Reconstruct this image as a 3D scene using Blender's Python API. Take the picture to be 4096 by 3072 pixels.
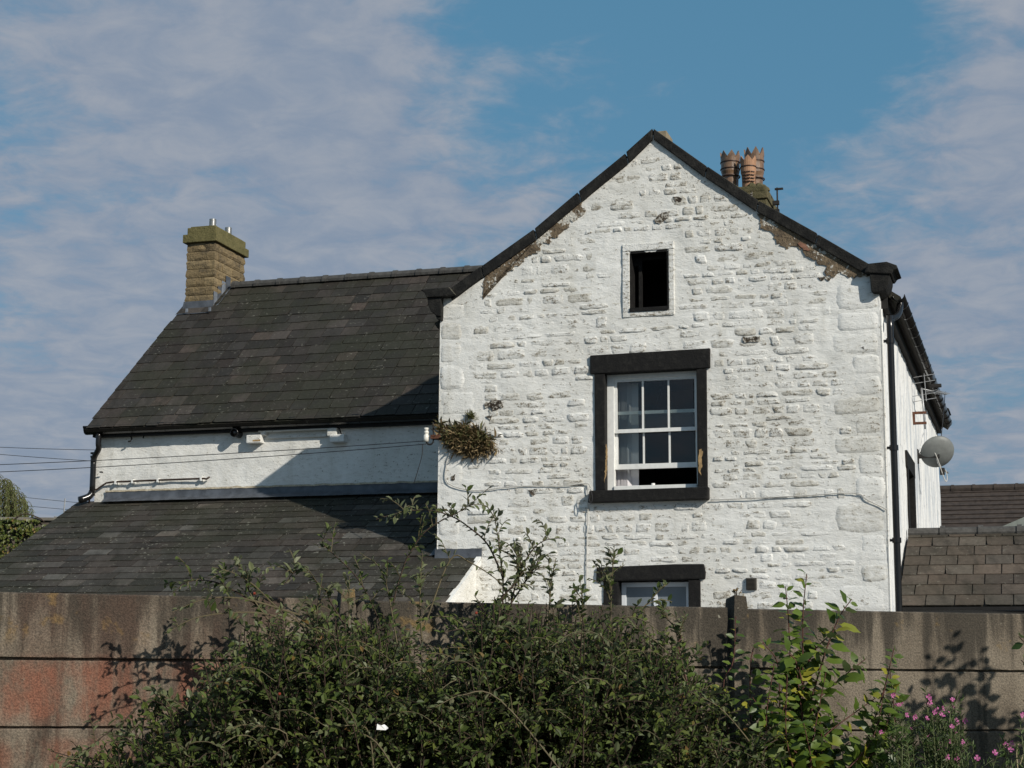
import bpy, bmesh, math, random
import numpy as np
from mathutils import Vector, Matrix, noise, Quaternion

rnd = random.Random(11)
scene = bpy.context.scene
col = scene.collection
for o in list(bpy.data.objects):
    bpy.data.objects.remove(o, do_unlink=True)

# ------------------------------------------------------------------ camera
FPX, PITCH, ROLL = 6930.0, .1738, .0067       # focal length in photo pixels (4096 wide)
YAW_HOUSE, YAW_WALL = .2989, .2545
CAM = np.array([0., 0., 1.65])
R0 = np.array([1., 0, 0]); FW = np.array([0, math.cos(PITCH), math.sin(PITCH)]); U0 = np.cross(R0, FW)
RT = math.cos(ROLL)*R0 + math.sin(ROLL)*U0
UP = math.cos(ROLL)*U0 - math.sin(ROLL)*R0
cam_data = bpy.data.cameras.new('camera'); cam = bpy.data.objects.new('camera', cam_data); col.objects.link(cam)
cam_data.sensor_width = 36.0; cam_data.lens = FPX/4096*36.0; cam_data.clip_end = 2000; cam_data.clip_start = .05
cam.matrix_world = Matrix(((RT[0], UP[0], -FW[0], CAM[0]), (RT[1], UP[1], -FW[1], CAM[1]), (RT[2], UP[2], -FW[2], CAM[2]), (0, 0, 0, 1)))
scene.camera = cam

# ------------------------------------------------------------------ light
SUN = Vector((-.560, .668, -.491)).normalized()     # direction the light travels
SUN_EL = math.asin(-SUN.z); SUN_AZ = math.atan2(-SUN.x, -SUN.y)
sd = bpy.data.lights.new('sun', 'SUN'); sun = bpy.data.objects.new('sun', sd); col.objects.link(sun)
sd.energy = 4.2; sd.angle = math.radians(.53); sd.color = (1.0, .935, .83)
sun.rotation_euler = SUN.to_track_quat('-Z', 'Y').to_euler(); sun.location = (6, -8, 12)
scene.view_settings.view_transform = 'Standard'; scene.view_settings.look = 'None'
scene.view_settings.exposure = 0.0; scene.view_settings.gamma = 1.0
scene.view_settings.use_curve_mapping = False


class NT:
    """small helper around a node tree"""
    def __init__(s, tree):
        s.t = tree; s.t.nodes.clear()
    def n(s, typ, props=None, **ins):
        nd = s.t.nodes.new(typ)
        for k, v in (props or {}).items(): setattr(nd, k, v)
        for k, v in ins.items():
            key = int(k[1:]) if k[0] == '_' and k[1:].isdigit() else k.replace('_', ' ')
            s.set(nd.inputs[key], v)
        return nd
    def set(s, sock, v):
        if isinstance(v, bpy.types.NodeSocket): s.t.links.new(v, sock)
        elif isinstance(v, bpy.types.Node): s.t.links.new(v.outputs[0], sock)
        else:
            if hasattr(sock.default_value, '__len__') and not hasattr(v, '__len__'): v = [v]*len(sock.default_value)
            if hasattr(sock.default_value, '__len__') and len(sock.default_value) == 4 and len(v) == 3: v = (*v, 1)
            sock.default_value = v
    def m(s, op, a, b=0.0, c=0.0, clamp=False):
        return s.n('ShaderNodeMath', dict(operation=op, use_clamp=clamp), _0=a, _1=b, _2=c).outputs[0]
    def vm(s, op, a, b=(0, 0, 0), out=0):
        return s.n('ShaderNodeVectorMath', dict(operation=op), _0=a, _1=b).outputs[out]
    def noise(s, vec, scale, detail=4, rough=.55, dist=0.0):
        return s.n('ShaderNodeTexNoise', Vector=vec, Scale=scale, Detail=detail, Roughness=rough, Distortion=dist).outputs[0]
    def step(s, v, lo, hi):
        nd = s.n('ShaderNodeMapRange', dict(interpolation_type='SMOOTHSTEP', clamp=True), _0=v, _1=lo, _2=hi, _3=0.0, _4=1.0)
        return nd.outputs[0]
    def mix(s, f, a, b, mode='MIX'):
        nd = s.t.nodes.new('ShaderNodeMix'); nd.data_type = 'RGBA'; nd.blend_type = mode
        s.set(nd.inputs[0], f); s.set(nd.inputs[6], a); s.set(nd.inputs[7], b)
        return nd.outputs[2]


# ------------------------------------------------------------------ sky
world = bpy.data.worlds.new('World'); scene.world = world; world.use_nodes = True
w = NT(world.node_tree)
sky = w.n('ShaderNodeTexSky', dict(sky_type='NISHITA', sun_disc=False, sun_elevation=SUN_EL, sun_rotation=SUN_AZ,
                                   altitude=80, air_density=1.0, dust_density=1.1, ozone_density=1.6))
tc = w.n('ShaderNodeTexCoord').outputs['Generated']
dirn = w.vm('NORMALIZE', tc)
sep = w.n('ShaderNodeSeparateXYZ', _0=dirn)
hz = w.m('ADD', w.m('MAXIMUM', sep.outputs[2], 0.0), .16)
plane = w.n('ShaderNodeCombineXYZ', X=w.m('DIVIDE', sep.outputs[0], hz), Y=w.m('DIVIDE', sep.outputs[1], hz), Z=0.0)
def px_dir(x, y):
    d = FW + RT*(x-2048)/FPX - UP*(y-1536)/FPX
    return tuple(d/np.linalg.norm(d))
big = w.noise(plane, 2.1, 5, .5, .3)
fine = w.noise(plane, 11.0, 6, .6, .4)
mott = w.noise(plane, 30.0, 4, .6, .5)
cov = w.m('ADD', w.m('MULTIPLY', w.m('SUBTRACT', big, .5), 1.25), w.m('MULTIPLY', w.m('SUBTRACT', fine, .5), .95))
cov = w.m('ADD', cov, w.m('MULTIPLY', w.m('SUBTRACT', mott, .5), .42))
cov = w.m('ADD', cov, .56)
# the two banks of cloud in view and the clear gap between them
for (x, y, sharp, amp) in [(500, 500, 75, .34), (1300, 330, 150, .22), (1500, 800, 90, .25), (3000, 60, 110, -.72), (2150, 20, 160, -.42), (2450, 300, 700, .30),
                           (3750, 850, 70, .42), (4150, 120, 160, .30), (3330, 300, 260, -.30), (60, 250, 500, -.20), (900, 750, 420, -.16), (150, 1745, 2600, .75), (330, 1760, 2600, .45), (300, 2100, 60, .05), (3650, 260, 900, .15), (2700, 250, 1500, .22), (3000, 1150, 400, .12)]:
    g = w.m('EXPONENT', w.m('MULTIPLY', w.m('SUBTRACT', w.vm('DOT_PRODUCT', dirn, px_dir(x, y), out='Value'), 1.0), float(sharp)))
    cov = w.m('ADD', cov, w.m('MULTIPLY', g, amp))
cmask = w.step(cov, .28, .92)
lowfade = w.step(sep.outputs[2], -.02, .25)
cloud_col = w.mix(w.step(fine, .3, .8), (2.40, 2.85, 3.72), (3.65, 3.78, 4.2))
haze_col = w.mix(lowfade, (2.35, 2.85, 3.6), sky.outputs[0])
skyb = w.mix(.7, sky.outputs[0], (.66, 2.28, 3.60))
skyb = w.mix(w.m('MULTIPLY', w.m('SUBTRACT', 1.0, lowfade), .75), skyb, (1.95, 2.55, 3.2))
colr = w.mix(w.m('MULTIPLY', cmask, .85), skyb, cloud_col)
bg = w.n('ShaderNodeBackground', Color=colr, Strength=.104)
w.n('ShaderNodeOutputWorld', Surface=bg)

# ------------------------------------------------------------------ coordinates
UH = np.array([math.cos(YAW_HOUSE), -math.sin(YAW_HOUSE), 0]); VH = np.array([math.sin(YAW_HOUSE), math.cos(YAW_HOUSE), 0])
WH = np.array([math.cos(YAW_WALL), math.sin(YAW_WALL), 0]); NH = np.array([math.sin(YAW_WALL), -math.cos(YAW_WALL), 0])
def ray(x, y): return FW + RT*(x-2048)/FPX - UP*(y-1536)/FPX
O = CAM + ray(2600, 2000)*20.7; O[2] = 0            # foot of the gable front
PW = CAM + ray(2100, 2650)*7.85; PW[2] = 0          # foot of the concrete wall
def hit(x, y, n, p0):
    d = ray(x, y); return CAM + d*(((p0-CAM)@n)/(d@n))
def toH(P): d = P-O; return Vector((d@UH, d@VH, d[2]))
def onv(x, y, v=0.0): return toH(hit(x, y, VH, O+VH*v))       # pixel -> point on a plane parallel to the gable front
def onu(x, y, u=0.0): return toH(hit(x, y, UH, O+UH*u))       # pixel -> point on a plane parallel to the side wall
def HW(p): return O + p[0]*UH + p[1]*VH + np.array([0, 0, p[2]])
def onw(x, y, t=0.0):                                          # pixel -> wall coordinates (s along, t towards viewer, z)
    d = hit(x, y, NH, PW+NH*t)-PW; return Vector((d@WH, d@NH, d[2]))
def WWD(p): return Vector(PW + p[0]*WH + p[1]*NH + np.array([0, 0, p[2]]))
def far(x, y, dist): return Vector(CAM + ray(x, y)*dist)

# ------------------------------------------------------------------ mesh helpers
class MB:
    def __init__(s): s.v = []; s.f = []
    def add(s, vs, fs):
        k = len(s.v); s.v += [tuple(v) for v in vs]; s.f += [tuple(i+k for i in f) for f in fs]; return s
    def box(s, x0, x1, y0, y1, z0, z1):
        vs = [(x, y, z) for z in (z0, z1) for y in (y0, y1) for x in (x0, x1)]
        return s.add(vs, [(0, 2, 3, 1), (4, 5, 7, 6), (0, 1, 5, 4), (2, 6, 7, 3), (0, 4, 6, 2), (1, 3, 7, 5)])
    def prism(s, poly, d0, d1, mp):
        n = len(poly); vs = [mp(a, b, d0) for a, b in poly] + [mp(a, b, d1) for a, b in poly]
        fs = [tuple(range(n)), tuple(range(2*n-1, n-1, -1))] + [(i, n+i, n+(i+1) % n, (i+1) % n) for i in range(n)]
        return s.add(vs, fs)
    def tube(s, pts, r, seg=8, cap=True):
        pts = [Vector(p) for p in pts]; rs = r if hasattr(r, '__len__') else [r]*len(pts)
        up = None; rings = []
        for i, p in enumerate(pts):
            t = (pts[min(i+1, len(pts)-1)]-pts[max(i-1, 0)])
            if t.length < 1e-9: t = Vector((0, 0, 1))
            t.normalize()
            if up is None: up = t.orthogonal().normalized()
            else:
                up = (up-t*up.dot(t))
                up = up.normalized() if up.length > 1e-6 else t.orthogonal().normalized()
            b = t.cross(up)
            rings.append([p+(up*math.cos(2*math.pi*k/seg)+b*math.sin(2*math.pi*k/seg))*rs[i] for k in range(seg)])
        vs = [v for rg in rings for v in rg]; fs = []
        for i in range(len(pts)-1):
            for k in range(seg): fs.append((i*seg+k, i*seg+(k+1) % seg, (i+1)*seg+(k+1) % seg, (i+1)*seg+k))
        if cap: fs += [tuple(range(seg-1, -1, -1)), tuple(range((len(pts)-1)*seg, len(pts)*seg))]
        return s.add(vs, fs)
    def lathe(s, prof, c, seg=20, axis=None):
        vs = []; q = Vector((0, 0, 1)).rotation_difference(Vector(axis)) if axis else None
        for r, z in prof:
            for k in range(seg):
                p = Vector((r*math.cos(2*math.pi*k/seg), r*math.sin(2*math.pi*k/seg), z))
                if q: p = q @ p
                vs.append(Vector(c)+p)
        fs = [(i*seg+k, i*seg+(k+1) % seg, (i+1)*seg+(k+1) % seg, (i+1)*seg+k) for i in range(len(prof)-1) for k in range(seg)]
        return s.add(vs, fs)
    def mesh(s, name):
        me = bpy.data.meshes.new(name); me.from_pydata([tuple(v) for v in s.v], [], s.f); me.update(); return me
    def build(s, name, mat, parent=None, smooth=False, bevel=0, fix=True):
        me = s.mesh(name)
        if bevel or fix:
            bm = bmesh.new(); bm.from_mesh(me)
            if fix: bmesh.ops.recalc_face_normals(bm, faces=bm.faces)
            if bevel:
                bmesh.ops.bevel(bm, geom=[e for e in bm.edges if len(e.link_faces) == 2 and e.calc_face_angle(0) > .4], offset=bevel, segments=2, affect='EDGES', profile=.6)
            bm.to_mesh(me); bm.free()
        if smooth: me.shade_smooth()
        return link(name, me, mat, parent)
def link(name, me, mat, parent=None):
    if mat is not None and not me.materials: me.materials.append(mat)
    o = bpy.data.objects.new(name, me); col.objects.link(o)
    if parent: o.parent = parent
    return o
def tag(o, label=None, cat=None, group=None, kind=None):
    for k, v in (('label', label), ('category', cat), ('group', group), ('kind', kind)):
        if v: o[k] = v
    return o
def empty(name, loc=(0, 0, 0), rz=0.0, parent=None):
    o = bpy.data.objects.new(name, None); col.objects.link(o); o.location = loc; o.rotation_euler = (0, 0, rz); o.empty_display_size = .1
    if parent: o.parent = parent
    return o
def jit(a): return rnd.uniform(-a, a)
def lerp(a, b, t): return a+(b-a)*t
def path(pts, n):
    """smooth Catmull-Rom through points"""
    P = [Vector(p) for p in pts]; P = [P[0]*2-P[1]] + P + [P[-1]*2-P[-2]]; out = []
    for i in range(1, len(P)-2):
        for k in range(n):
            t = k/n; a, b, c, d = P[i-1:i+3]
            out.append(.5*((2*b)+(c-a)*t+(2*a-5*b+4*c-d)*t*t+(3*b-a-3*c+d)*t**3))
    out.append(P[-2]); return out

# ------------------------------------------------------------------ materials
def newmat(name):
    m = bpy.data.materials.new(name); m.use_nodes = True; return m, NT(m.node_tree)
def finish(m, t, color, rough=.8, bump=None, bstr=.3, bdist=.02, metal=0.0, spec=.4, trans=0.0, tcol=None):
    p = t.n('ShaderNodeBsdfPrincipled', Base_Color=color, Roughness=rough, Metallic=metal)
    p.inputs['Specular IOR Level'].default_value = spec
    if bump is not None:
        b = t.n('ShaderNodeBump', Height=bump, Strength=bstr, Distance=bdist); t.set(p.inputs['Normal'], b.outputs[0])
    out = p.outputs[0]
    if trans:
        tr = t.n('ShaderNodeBsdfTranslucent', Color=tcol if tcol is not None else color)
        out = t.n('ShaderNodeMixShader', _0=trans, _1=p.outputs[0], _2=tr.outputs[0]).outputs[0]
    t.n('ShaderNodeOutputMaterial', Surface=out); return m
def pos(t): return t.n('ShaderNodeNewGeometry').outputs['Position']
def prand(t):
    a = t.n('ShaderNodeObjectInfo').outputs['Random']; b = t.n('ShaderNodeNewGeometry').outputs['Random Per Island']
    return t.m('FRACT', t.m('ADD', a, b))
def simple(name, c, rough=.7, var=.25, scale=12, bump=.15, metal=0.0, spec=.4):
    m, t = newmat(name); P = pos(t); nz = t.noise(P, scale, 5, .6)
    c2 = t.mix(t.step(nz, .25, .75), tuple(x*(1-var) for x in c), tuple(min(1, x*(1+var)) for x in c))
    return finish(m, t, c2, rough, t.noise(P, scale*6, 4, .6), bump, .01, metal, spec)

def mat_paint(name, grime, pits, bump):
    m, t = newmat(name); P = pos(t)
    hor = t.n('ShaderNodeMapping', Vector=P, Scale=(1, 1, 2.3)).outputs[0]; ver = t.n('ShaderNodeMapping', Vector=P, Scale=(1, 1, .10)).outputs[0]
    n1 = t.noise(P, 2.2, 5, .6); n2 = t.noise(hor, 13, 6, .68); n3 = t.noise(P, 55, 4, .65); low = t.noise(P, .75, 4, .55); st = t.noise(ver, 7, 5, .6)
    r = prand(t)
    base = t.mix(t.step(n1, .3, .7), (.735, .732, .70), (.825, .822, .79))
    base = t.mix(t.m('MULTIPLY', t.step(st, .52, .72), .30), base, (.52, .50, .43))
    base = t.mix(t.m('MULTIPLY', t.step(low, .44, .66), .30), base, (.56, .535, .46))
    g = t.m('ADD', t.m('MULTIPLY', n2, .9), t.m('MULTIPLY', t.m('SUBTRACT', r, .5), .30))
    base = t.mix(t.m('MULTIPLY', t.step(g, .36, .66), grime), base, (.46, .435, .37))
    pit = t.m('ADD', t.m('ADD', t.m('MULTIPLY', n3, .45), t.m('MULTIPLY', n2, .55)), t.m('MULTIPLY', t.m('SUBTRACT', low, .5), .18))
    base = t.mix(t.m('MULTIPLY', t.step(pit, .585-pits, .64-pits), .9), base, (.20, .17, .125))
    hgt = t.m('ADD', t.m('MULTIPLY', n2, 1.0), t.m('MULTIPLY', n3, .45))
    return finish(m, t, base, .85, hgt, bump, .024)
M_STONE = mat_paint('painted_stone', .80, .050, .70)
M_QUOIN = mat_paint('painted_quoin', .58, .02, .45)
M_MORTAR = mat_paint('painted_mortar', .30, .0, .45)

def mat_side():
    m, t = newmat('side_wall_paint'); P = pos(t)
    st = t.n('ShaderNodeMapping', Vector=P, Scale=(1, 1, .18)).outputs[0]
    n1 = t.noise(st, 4.0, 5, .6, .4); n2 = t.noise(P, 11, 6, .7)
    sep = t.n('ShaderNodeSeparateXYZ', _0=P)
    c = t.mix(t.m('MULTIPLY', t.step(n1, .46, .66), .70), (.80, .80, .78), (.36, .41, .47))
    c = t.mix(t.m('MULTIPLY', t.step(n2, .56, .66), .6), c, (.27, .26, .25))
    return finish(m, t, c, .85, t.m('ADD', n2, n1), .5, .03)
M_SIDE = mat_side()

def mat_slate(name, a, b, c, moss, lichen=1.0):
    m, t = newmat(name); P = pos(t); r = prand(t)
    n1 = t.noise(P, 1.1, 4, .55); n2 = t.noise(P, 20, 5, .65)
    base = t.mix(t.step(r, .05, .75), a, b); base = t.mix(t.step(r, .80, .99), base, c)
    hue = t.m('FRACT', t.m('MULTIPLY', r, 7.3)); base = t.mix(.45, base, t.mix(hue, (.88, .98, 1.0), (1.2, 1.0, .86)), 'MULTIPLY')
    vst = t.noise(t.n('ShaderNodeMapping', Vector=P, Scale=(1, .3, .3)).outputs[0], 6, 4, .6); base = t.mix(t.m('MULTIPLY', t.step(vst, .45, .7), .5), base, (.018, .016, .012))
    base = t.mix(t.m('MULTIPLY', t.step(n1, .38, .66), moss), base, (.030, .031, .020))
    base = t.mix(.8, base, t.mix(n2, (.35, .35, .35), (1.6, 1.6, 1.6)), 'MULTIPLY')
    spot = t.m('MULTIPLY', t.step(t.noise(P, 19, 3, .55), .63, .69), t.step(t.noise(P, 1.9, 3, .6), .42, .62))
    base = t.mix(t.m('MULTIPLY', spot, .8*lichen, clamp=True), base, (.20, .195, .16))
    spk = t.step(t.noise(P, 70, 2, .6), .66, .72)
    base = t.mix(t.m('MULTIPLY', spk, .45*lichen), base, (.22, .22, .19))
    return finish(m, t, base, .78, n2, .3, .006, spec=.18)
M_SLATE_W = mat_slate('slate_wing', (.026, .0230, .0208), (.043, .0380, .0345), (.070, .058, .051), .75, .7)
M_SLATE_L = mat_slate('slate_lean_to', (.034, .0302, .0268), (.060, .0530, .0470), (.108, .100, .090), .75, 1.6)
M_SLATE_R = mat_slate('slate_outbuilding', (.062, .051, .042), (.090, .075, .062), (.115, .095, .078), .35, .8)
M_RIDGE = simple('ridge_tile_clay', (.062, .060, .056), .8, .35, 14, .4)

def mat_black():
    m, t = newmat('black_painted_stone'); P = pos(t); n1 = t.noise(P, 14, 6, .65); n2 = t.noise(P, 70, 4, .6)
    c = t.mix(t.step(n1, .45, .75), (.0085, .0080, .0078), (.020, .019, .017))
    c = t.mix(t.m('MULTIPLY', t.step(t.m('ADD', t.m('MULTIPLY', n1, .5), t.m('MULTIPLY', n2, .5)), .64, .70), .7), c, (.13, .11, .07))
    return finish(m, t, c, .75, t.m('ADD', n1, t.m('MULTIPLY', n2, .4)), .5, .02, spec=.25)
M_BLACK = mat_black()
def mat_coping():
    m, t = newmat('weathered_black_coping'); P = pos(t); n1 = t.noise(P, 9, 6, .65); n2 = t.noise(P, 60, 4, .6)
    nz = t.n('ShaderNodeSeparateXYZ', _0=t.n('ShaderNodeNewGeometry').outputs['Normal']).outputs[2]
    c = t.mix(t.step(n1, .4, .7), (.012, .012, .0115), (.030, .029, .026))
    top = t.m('MULTIPLY', t.step(nz, .35, .7), t.step(n2, .35, .62))        # lichen on the upward faces
    c = t.mix(t.m('MULTIPLY', top, .8), c, (.15, .14, .10))
    return finish(m, t, c, .85, t.m('ADD', n1, n2), .6, .02, spec=.2)
M_COPING = mat_coping()
M_GUTTER = simple('black_plastic', (.010, .0098, .010), .22, .2, 6, .03, spec=.4)
M_SOFFIT = simple('black_timber', (.010, .0095, .009), .8, .3, 10, .3)
M_WHITE = simple('white_gloss_paint', (.78, .78, .75), .4, .06, 20, .1)
M_UPVC = simple('white_upvc', (.74, .77, .80), .3, .03, 5, .02)
M_LEAD = simple('lead_flashing', (.070, .078, .092), .55, .35, 7, .2, spec=.5)
M_LEAD_PALE = simple('lead_flashing_worn', (.16, .18, .21), .5, .4, 9, .2)
def mat_brown():
    m, t = newmat('exposed_sandstone_render'); P = pos(t); n1 = t.noise(P, 9, 6, .7); n2 = t.noise(P, 30, 5, .65); n3 = t.noise(P, 4, 4, .6)
    c = t.mix(t.step(n1, .35, .65), (.11, .082, .055), (.22, .165, .105))
    c = t.mix(t.step(n2, .56, .64), c, (.05, .038, .028)); c = t.mix(t.step(t.m('ADD', t.m('MULTIPLY', n3, .6), t.m('MULTIPLY', n2, .4)), .53, .57), c, (.60, .58, .52))
    return finish(m, t, c, .92, t.m('ADD', n1, n2), .9, .03)
M_BROWN = mat_brown()
def mat_darkhole():
    m, t = newmat('exposed_dark_stone'); P = pos(t); n1 = t.noise(P, 14, 6, .7); n2 = t.noise(P, 38, 5, .65)
    c = t.mix(t.step(n1, .38, .62), (.035, .027, .019), (.12, .092, .062))
    c = t.mix(t.step(t.m('ADD', t.m('MULTIPLY', n1, .5), t.m('MULTIPLY', n2, .5)), .50, .56), c, (.50, .48, .43))
    return finish(m, t, c, .95, t.m('ADD', n1, n2), 1.0, .03)
M_DARKHOLE = mat_darkhole()
M_BRICK = simple('exposed_red_brick', (.26, .13, .085), .9, .3, 20, .6)
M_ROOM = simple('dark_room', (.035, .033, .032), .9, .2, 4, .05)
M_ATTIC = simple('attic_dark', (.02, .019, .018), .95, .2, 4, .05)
M_BLIND = simple('blind_fabric', (.62, .60, .62), .8, .05, 5, .05)
M_COPPER = simple('old_copper_pipe', (.045, .028, .020), .5, .4, 20, .1)
M_CABLE = simple('painted_cable', (.50, .49, .46), .7, .1, 20, .05)
M_WIRE = simple('overhead_wire', (.02, .02, .022), .6, .1, 5, .02)
M_CERAMIC = simple('white_ceramic', (.72, .70, .63), .25, .1, 20, .02)
M_RUST = simple('rusty_iron', (.11, .045, .025), .85, .4, 40, .4)
M_IRON = simple('dark_iron', (.018, .016, .015), .7, .3, 40, .3)
M_ALU = simple('aluminium', (.55, .55, .54), .38, .15, 20, .05, metal=.85)
M_GALV = simple('galvanised_steel', (.38, .39, .40), .5, .2, 20, .05, metal=.5)
M_DISH = simple('dish_shaded_grey', (.17, .18, .175), .5, .12, 10, .03)  # grey darkened all over, the shading on the dish put into its colour
M_VENT = simple('vent_plastic', (.055, .050, .042), .6, .2, 10, .05)
M_PEEL = simple('bare_sandstone', (.36, .24, .115), .9, .3, 30, .4)

def mat_chimney():
    m, t = newmat('chimney_sandstone'); P = pos(t); r = prand(t); n1 = t.noise(P, 6, 6, .65); n2 = t.noise(P, 34, 5, .65)
    c = t.mix(r, (.17, .125, .065), (.26, .195, .105))
    c = t.mix(t.m('MULTIPLY', t.step(n1, .46, .70), .8), c, (.060, .048, .032))
    c = t.mix(t.m('MULTIPLY', t.step(n2, .5, .75), .4), c, (.34, .27, .16))
    return finish(m, t, c, .9, t.m('ADD', n2, n1), .7, .03)
M_CHIM = mat_chimney()
def mat_cap(name, c1, c2, c3):
    m, t = newmat(name); P = pos(t); n1 = t.noise(P, 5, 6, .65); n2 = t.noise(P, 30, 5, .65)
    c = t.mix(t.step(n1, .35, .65), c1, c2); c = t.mix(t.m('MULTIPLY', t.step(n2, .52, .7), .6), c, c3)
    return finish(m, t, c, .9, t.m('ADD', n2, n1), .6, .03)
M_CAP = mat_cap('mossy_cap_stone', (.105, .095, .035), (.155, .135, .055), (.055, .050, .022))
M_REARSTACK = mat_cap('mossy_rear_stack', (.075, .068, .030), (.12, .10, .05), (.035, .031, .018))
M_POT = simple('glazed_brown_pot', (.175, .105, .062), .28, .35, 10, .12, spec=.6)
M_POT2 = simple('terracotta_pot', (.36, .20, .115), .7, .15, 14, .1)
M_POTBAND = simple('pot_dark_band', (.06, .032, .022), .4, .2, 20, .1)

def mat_concrete():
    m, t = newmat('stained_precast_concrete'); P = pos(t)
    L = t.n('ShaderNodeMapping', dict(vector_type='TEXTURE'), Vector=P, Location=tuple(PW), Rotation=(0, 0, YAW_WALL)).outputs[0]
    sp = t.n('ShaderNodeSeparateXYZ', _0=L); s_, z_ = sp.outputs[0], sp.outputs[2]
    stv = t.n('ShaderNodeMapping', Vector=L, Scale=(1, 1, .10)).outputs[0]
    streak = t.noise(stv, 9.0, 5, .62, .3); blot = t.noise(L, 3.2, 5, .6); ag = t.noise(L, 120, 3, .75); ag2 = t.noise(L, 42, 4, .7)
    c = t.mix(t.step(blot, .35, .68), (.125, .103, .078), (.205, .175, .136))
    topd = t.step(z_, 1.72, 2.03)
    dirt = t.m('ADD', streak, t.m('MULTIPLY', topd, .15))
    c = t.mix(t.m('MULTIPLY', t.step(dirt, .48, .66), .88), c, (.036, .031, .024))
    och = t.m('MULTIPLY', t.step(t.noise(L, 5.0, 4, .6), .60, .68), t.step(z_, 1.80, 1.90))
    c = t.mix(t.m('MULTIPLY', och, .8), c, (.17, .115, .045))
    # faded red paint on the left-hand boards
    left = t.step(s_, -.75, -1.15)
    row = t.m('MAXIMUM', t.m('MULTIPLY', t.step(z_, 1.80, 1.70), t.step(z_, 1.46, 1.54)), t.m('MULTIPLY', .62, t.step(z_, 1.45, 1.40)))
    row = t.m('ADD', row, .18)
    rn = t.m('ADD', t.m('MULTIPLY', t.noise(t.n('ShaderNodeMapping', Vector=L, Scale=(1, 1, .6)).outputs[0], 3.6, 5, .65), .75), t.m('MULTIPLY', streak, .3))
    red = t.m('MULTIPLY', t.m('MULTIPLY', t.step(rn, .43, .62), left), row)
    c = t.mix(t.m('MULTIPLY', red, .80), c, (.205, .085, .054))
    c = t.mix(.75, c, t.mix(t.step(ag, .32, .70), (.5, .5, .5), (1.5, 1.46, 1.4)), 'MULTIPLY')
    c = t.mix(t.m('MULTIPLY', t.step(ag2, .62, .72), .55), c, (.055, .046, .035))
    lich = t.step(t.noise(L, 26, 2, .5), .73, .76)
    c = t.mix(t.m('MULTIPLY', lich, .6), c, (.36, .34, .27))
    return finish(m, t, c, .92, t.m('ADD', ag, ag2), .55, .010)
M_CONC = mat_concrete()

def mat_leaf(name, a, b, under, yel=None, rough=.42, trans=.28, spec=.45):
    m, t = newmat(name); g = t.n('ShaderNodeNewGeometry'); r = t.m('FRACT', t.m('ADD', g.outputs['Random Per Island'], t.n('ShaderNodeObjectInfo').outputs['Random']))
    c = t.mix(r, a, b)
    if yel: c = t.mix(t.step(r, .86, .96), c, yel)
    nz = t.noise(g.outputs['Position'], 40, 3, .6); c = t.mix(.5, c, t.mix(nz, (.6, .6, .6), (1.4, 1.4, 1.4)), 'MULTIPLY')
    c = t.mix(g.outputs['Backfacing'], c, under)
    return finish(m, t, c, rough, None, trans=trans, spec=spec)
M_LEAF = mat_leaf('cotoneaster_leaf', (.036, .058, .013), (.105, .138, .034), (.11, .13, .065), rough=.50, spec=.25, trans=.3)
M_LEAF_M = mat_leaf('cotoneaster_pale_leaf', (.075, .105, .020), (.15, .175, .045), (.13, .15, .07), (.17, .10, .03), rough=.55, spec=.25, trans=.35)
M_LEAF_Y = mat_leaf('cotoneaster_young_leaf', (.075, .098, .036), (.15, .165, .075), (.22, .22, .13), rough=.5)
M_SALLOW = mat_leaf('sallow_leaf', (.050, .092, .012), (.130, .190, .026), (.13, .17, .065), (.30, .29, .035), rough=.42, trans=.34)
M_SHRUB = mat_leaf('lilac_leaf', (.045, .085, .014), (.09, .145, .03), (.11, .14, .06), rough=.42, trans=.3)
M_HERB = mat_leaf('willowherb_leaf', (.040, .075, .016), (.085, .135, .035), (.09, .12, .05), rough=.5)
M_IVY = mat_leaf('ivy_leaf', (.045, .070, .012), (.13, .145, .030), (.10, .11, .04), (.23, .16, .05), rough=.4)
M_WILLOW = mat_leaf('weeping_willow_leaf', (.085, .105, .028), (.16, .18, .055), (.14, .16, .06), rough=.5)
M_GRASS_D = mat_leaf('dry_grass', (.16, .115, .052), (.33, .24, .115), (.22, .16, .08), rough=.8, trans=.2)
M_GRASS_G = mat_leaf('wall_grass', (.09, .10, .03), (.17, .17, .055), (.15, .15, .06), rough=.6, trans=.2)
M_TWIG = simple('twig_bark', (.050, .032, .022), .8, .3, 30, .3)
M_TWIG_Y = simple('young_twig', (.105, .085, .045), .7, .2, 30, .1)
M_REDSTEM = simple('sallow_stem', (.085, .030, .022), .6, .3, 30, .1)
M_GREENSTEM = simple('herb_stem', (.085, .10, .035), .6, .3, 30, .1)
M_PETAL = mat_leaf('pink_petal', (.42, .085, .26), (.60, .16, .40), (.5, .13, .33), rough=.6, trans=.3)
M_CREAM = simple('flower_centre', (.7, .55, .4), .6, .1, 30, .05)
M_PLASTIC = simple('white_plastic_scrap', (.78, .78, .78), .5, .05, 20, .1)
M_GROUND = simple('rough_grass_soil', (.055, .060, .028), .95, .4, 3, .8)
M_YARD = simple('yard_tarmac', (.060, .058, .056), .9, .3, 8, .5)
M_TILE = simple('brown_concrete_tile', (.048, .036, .029), .85, .35, 8, .3)
M_BARGE = simple('grey_green_bargeboard', (.20, .22, .20), .6, .1, 10, .1)
M_BERRY = simple('berry_orange', (.22, .04, .02), .4, .2, 30, .05)
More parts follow.
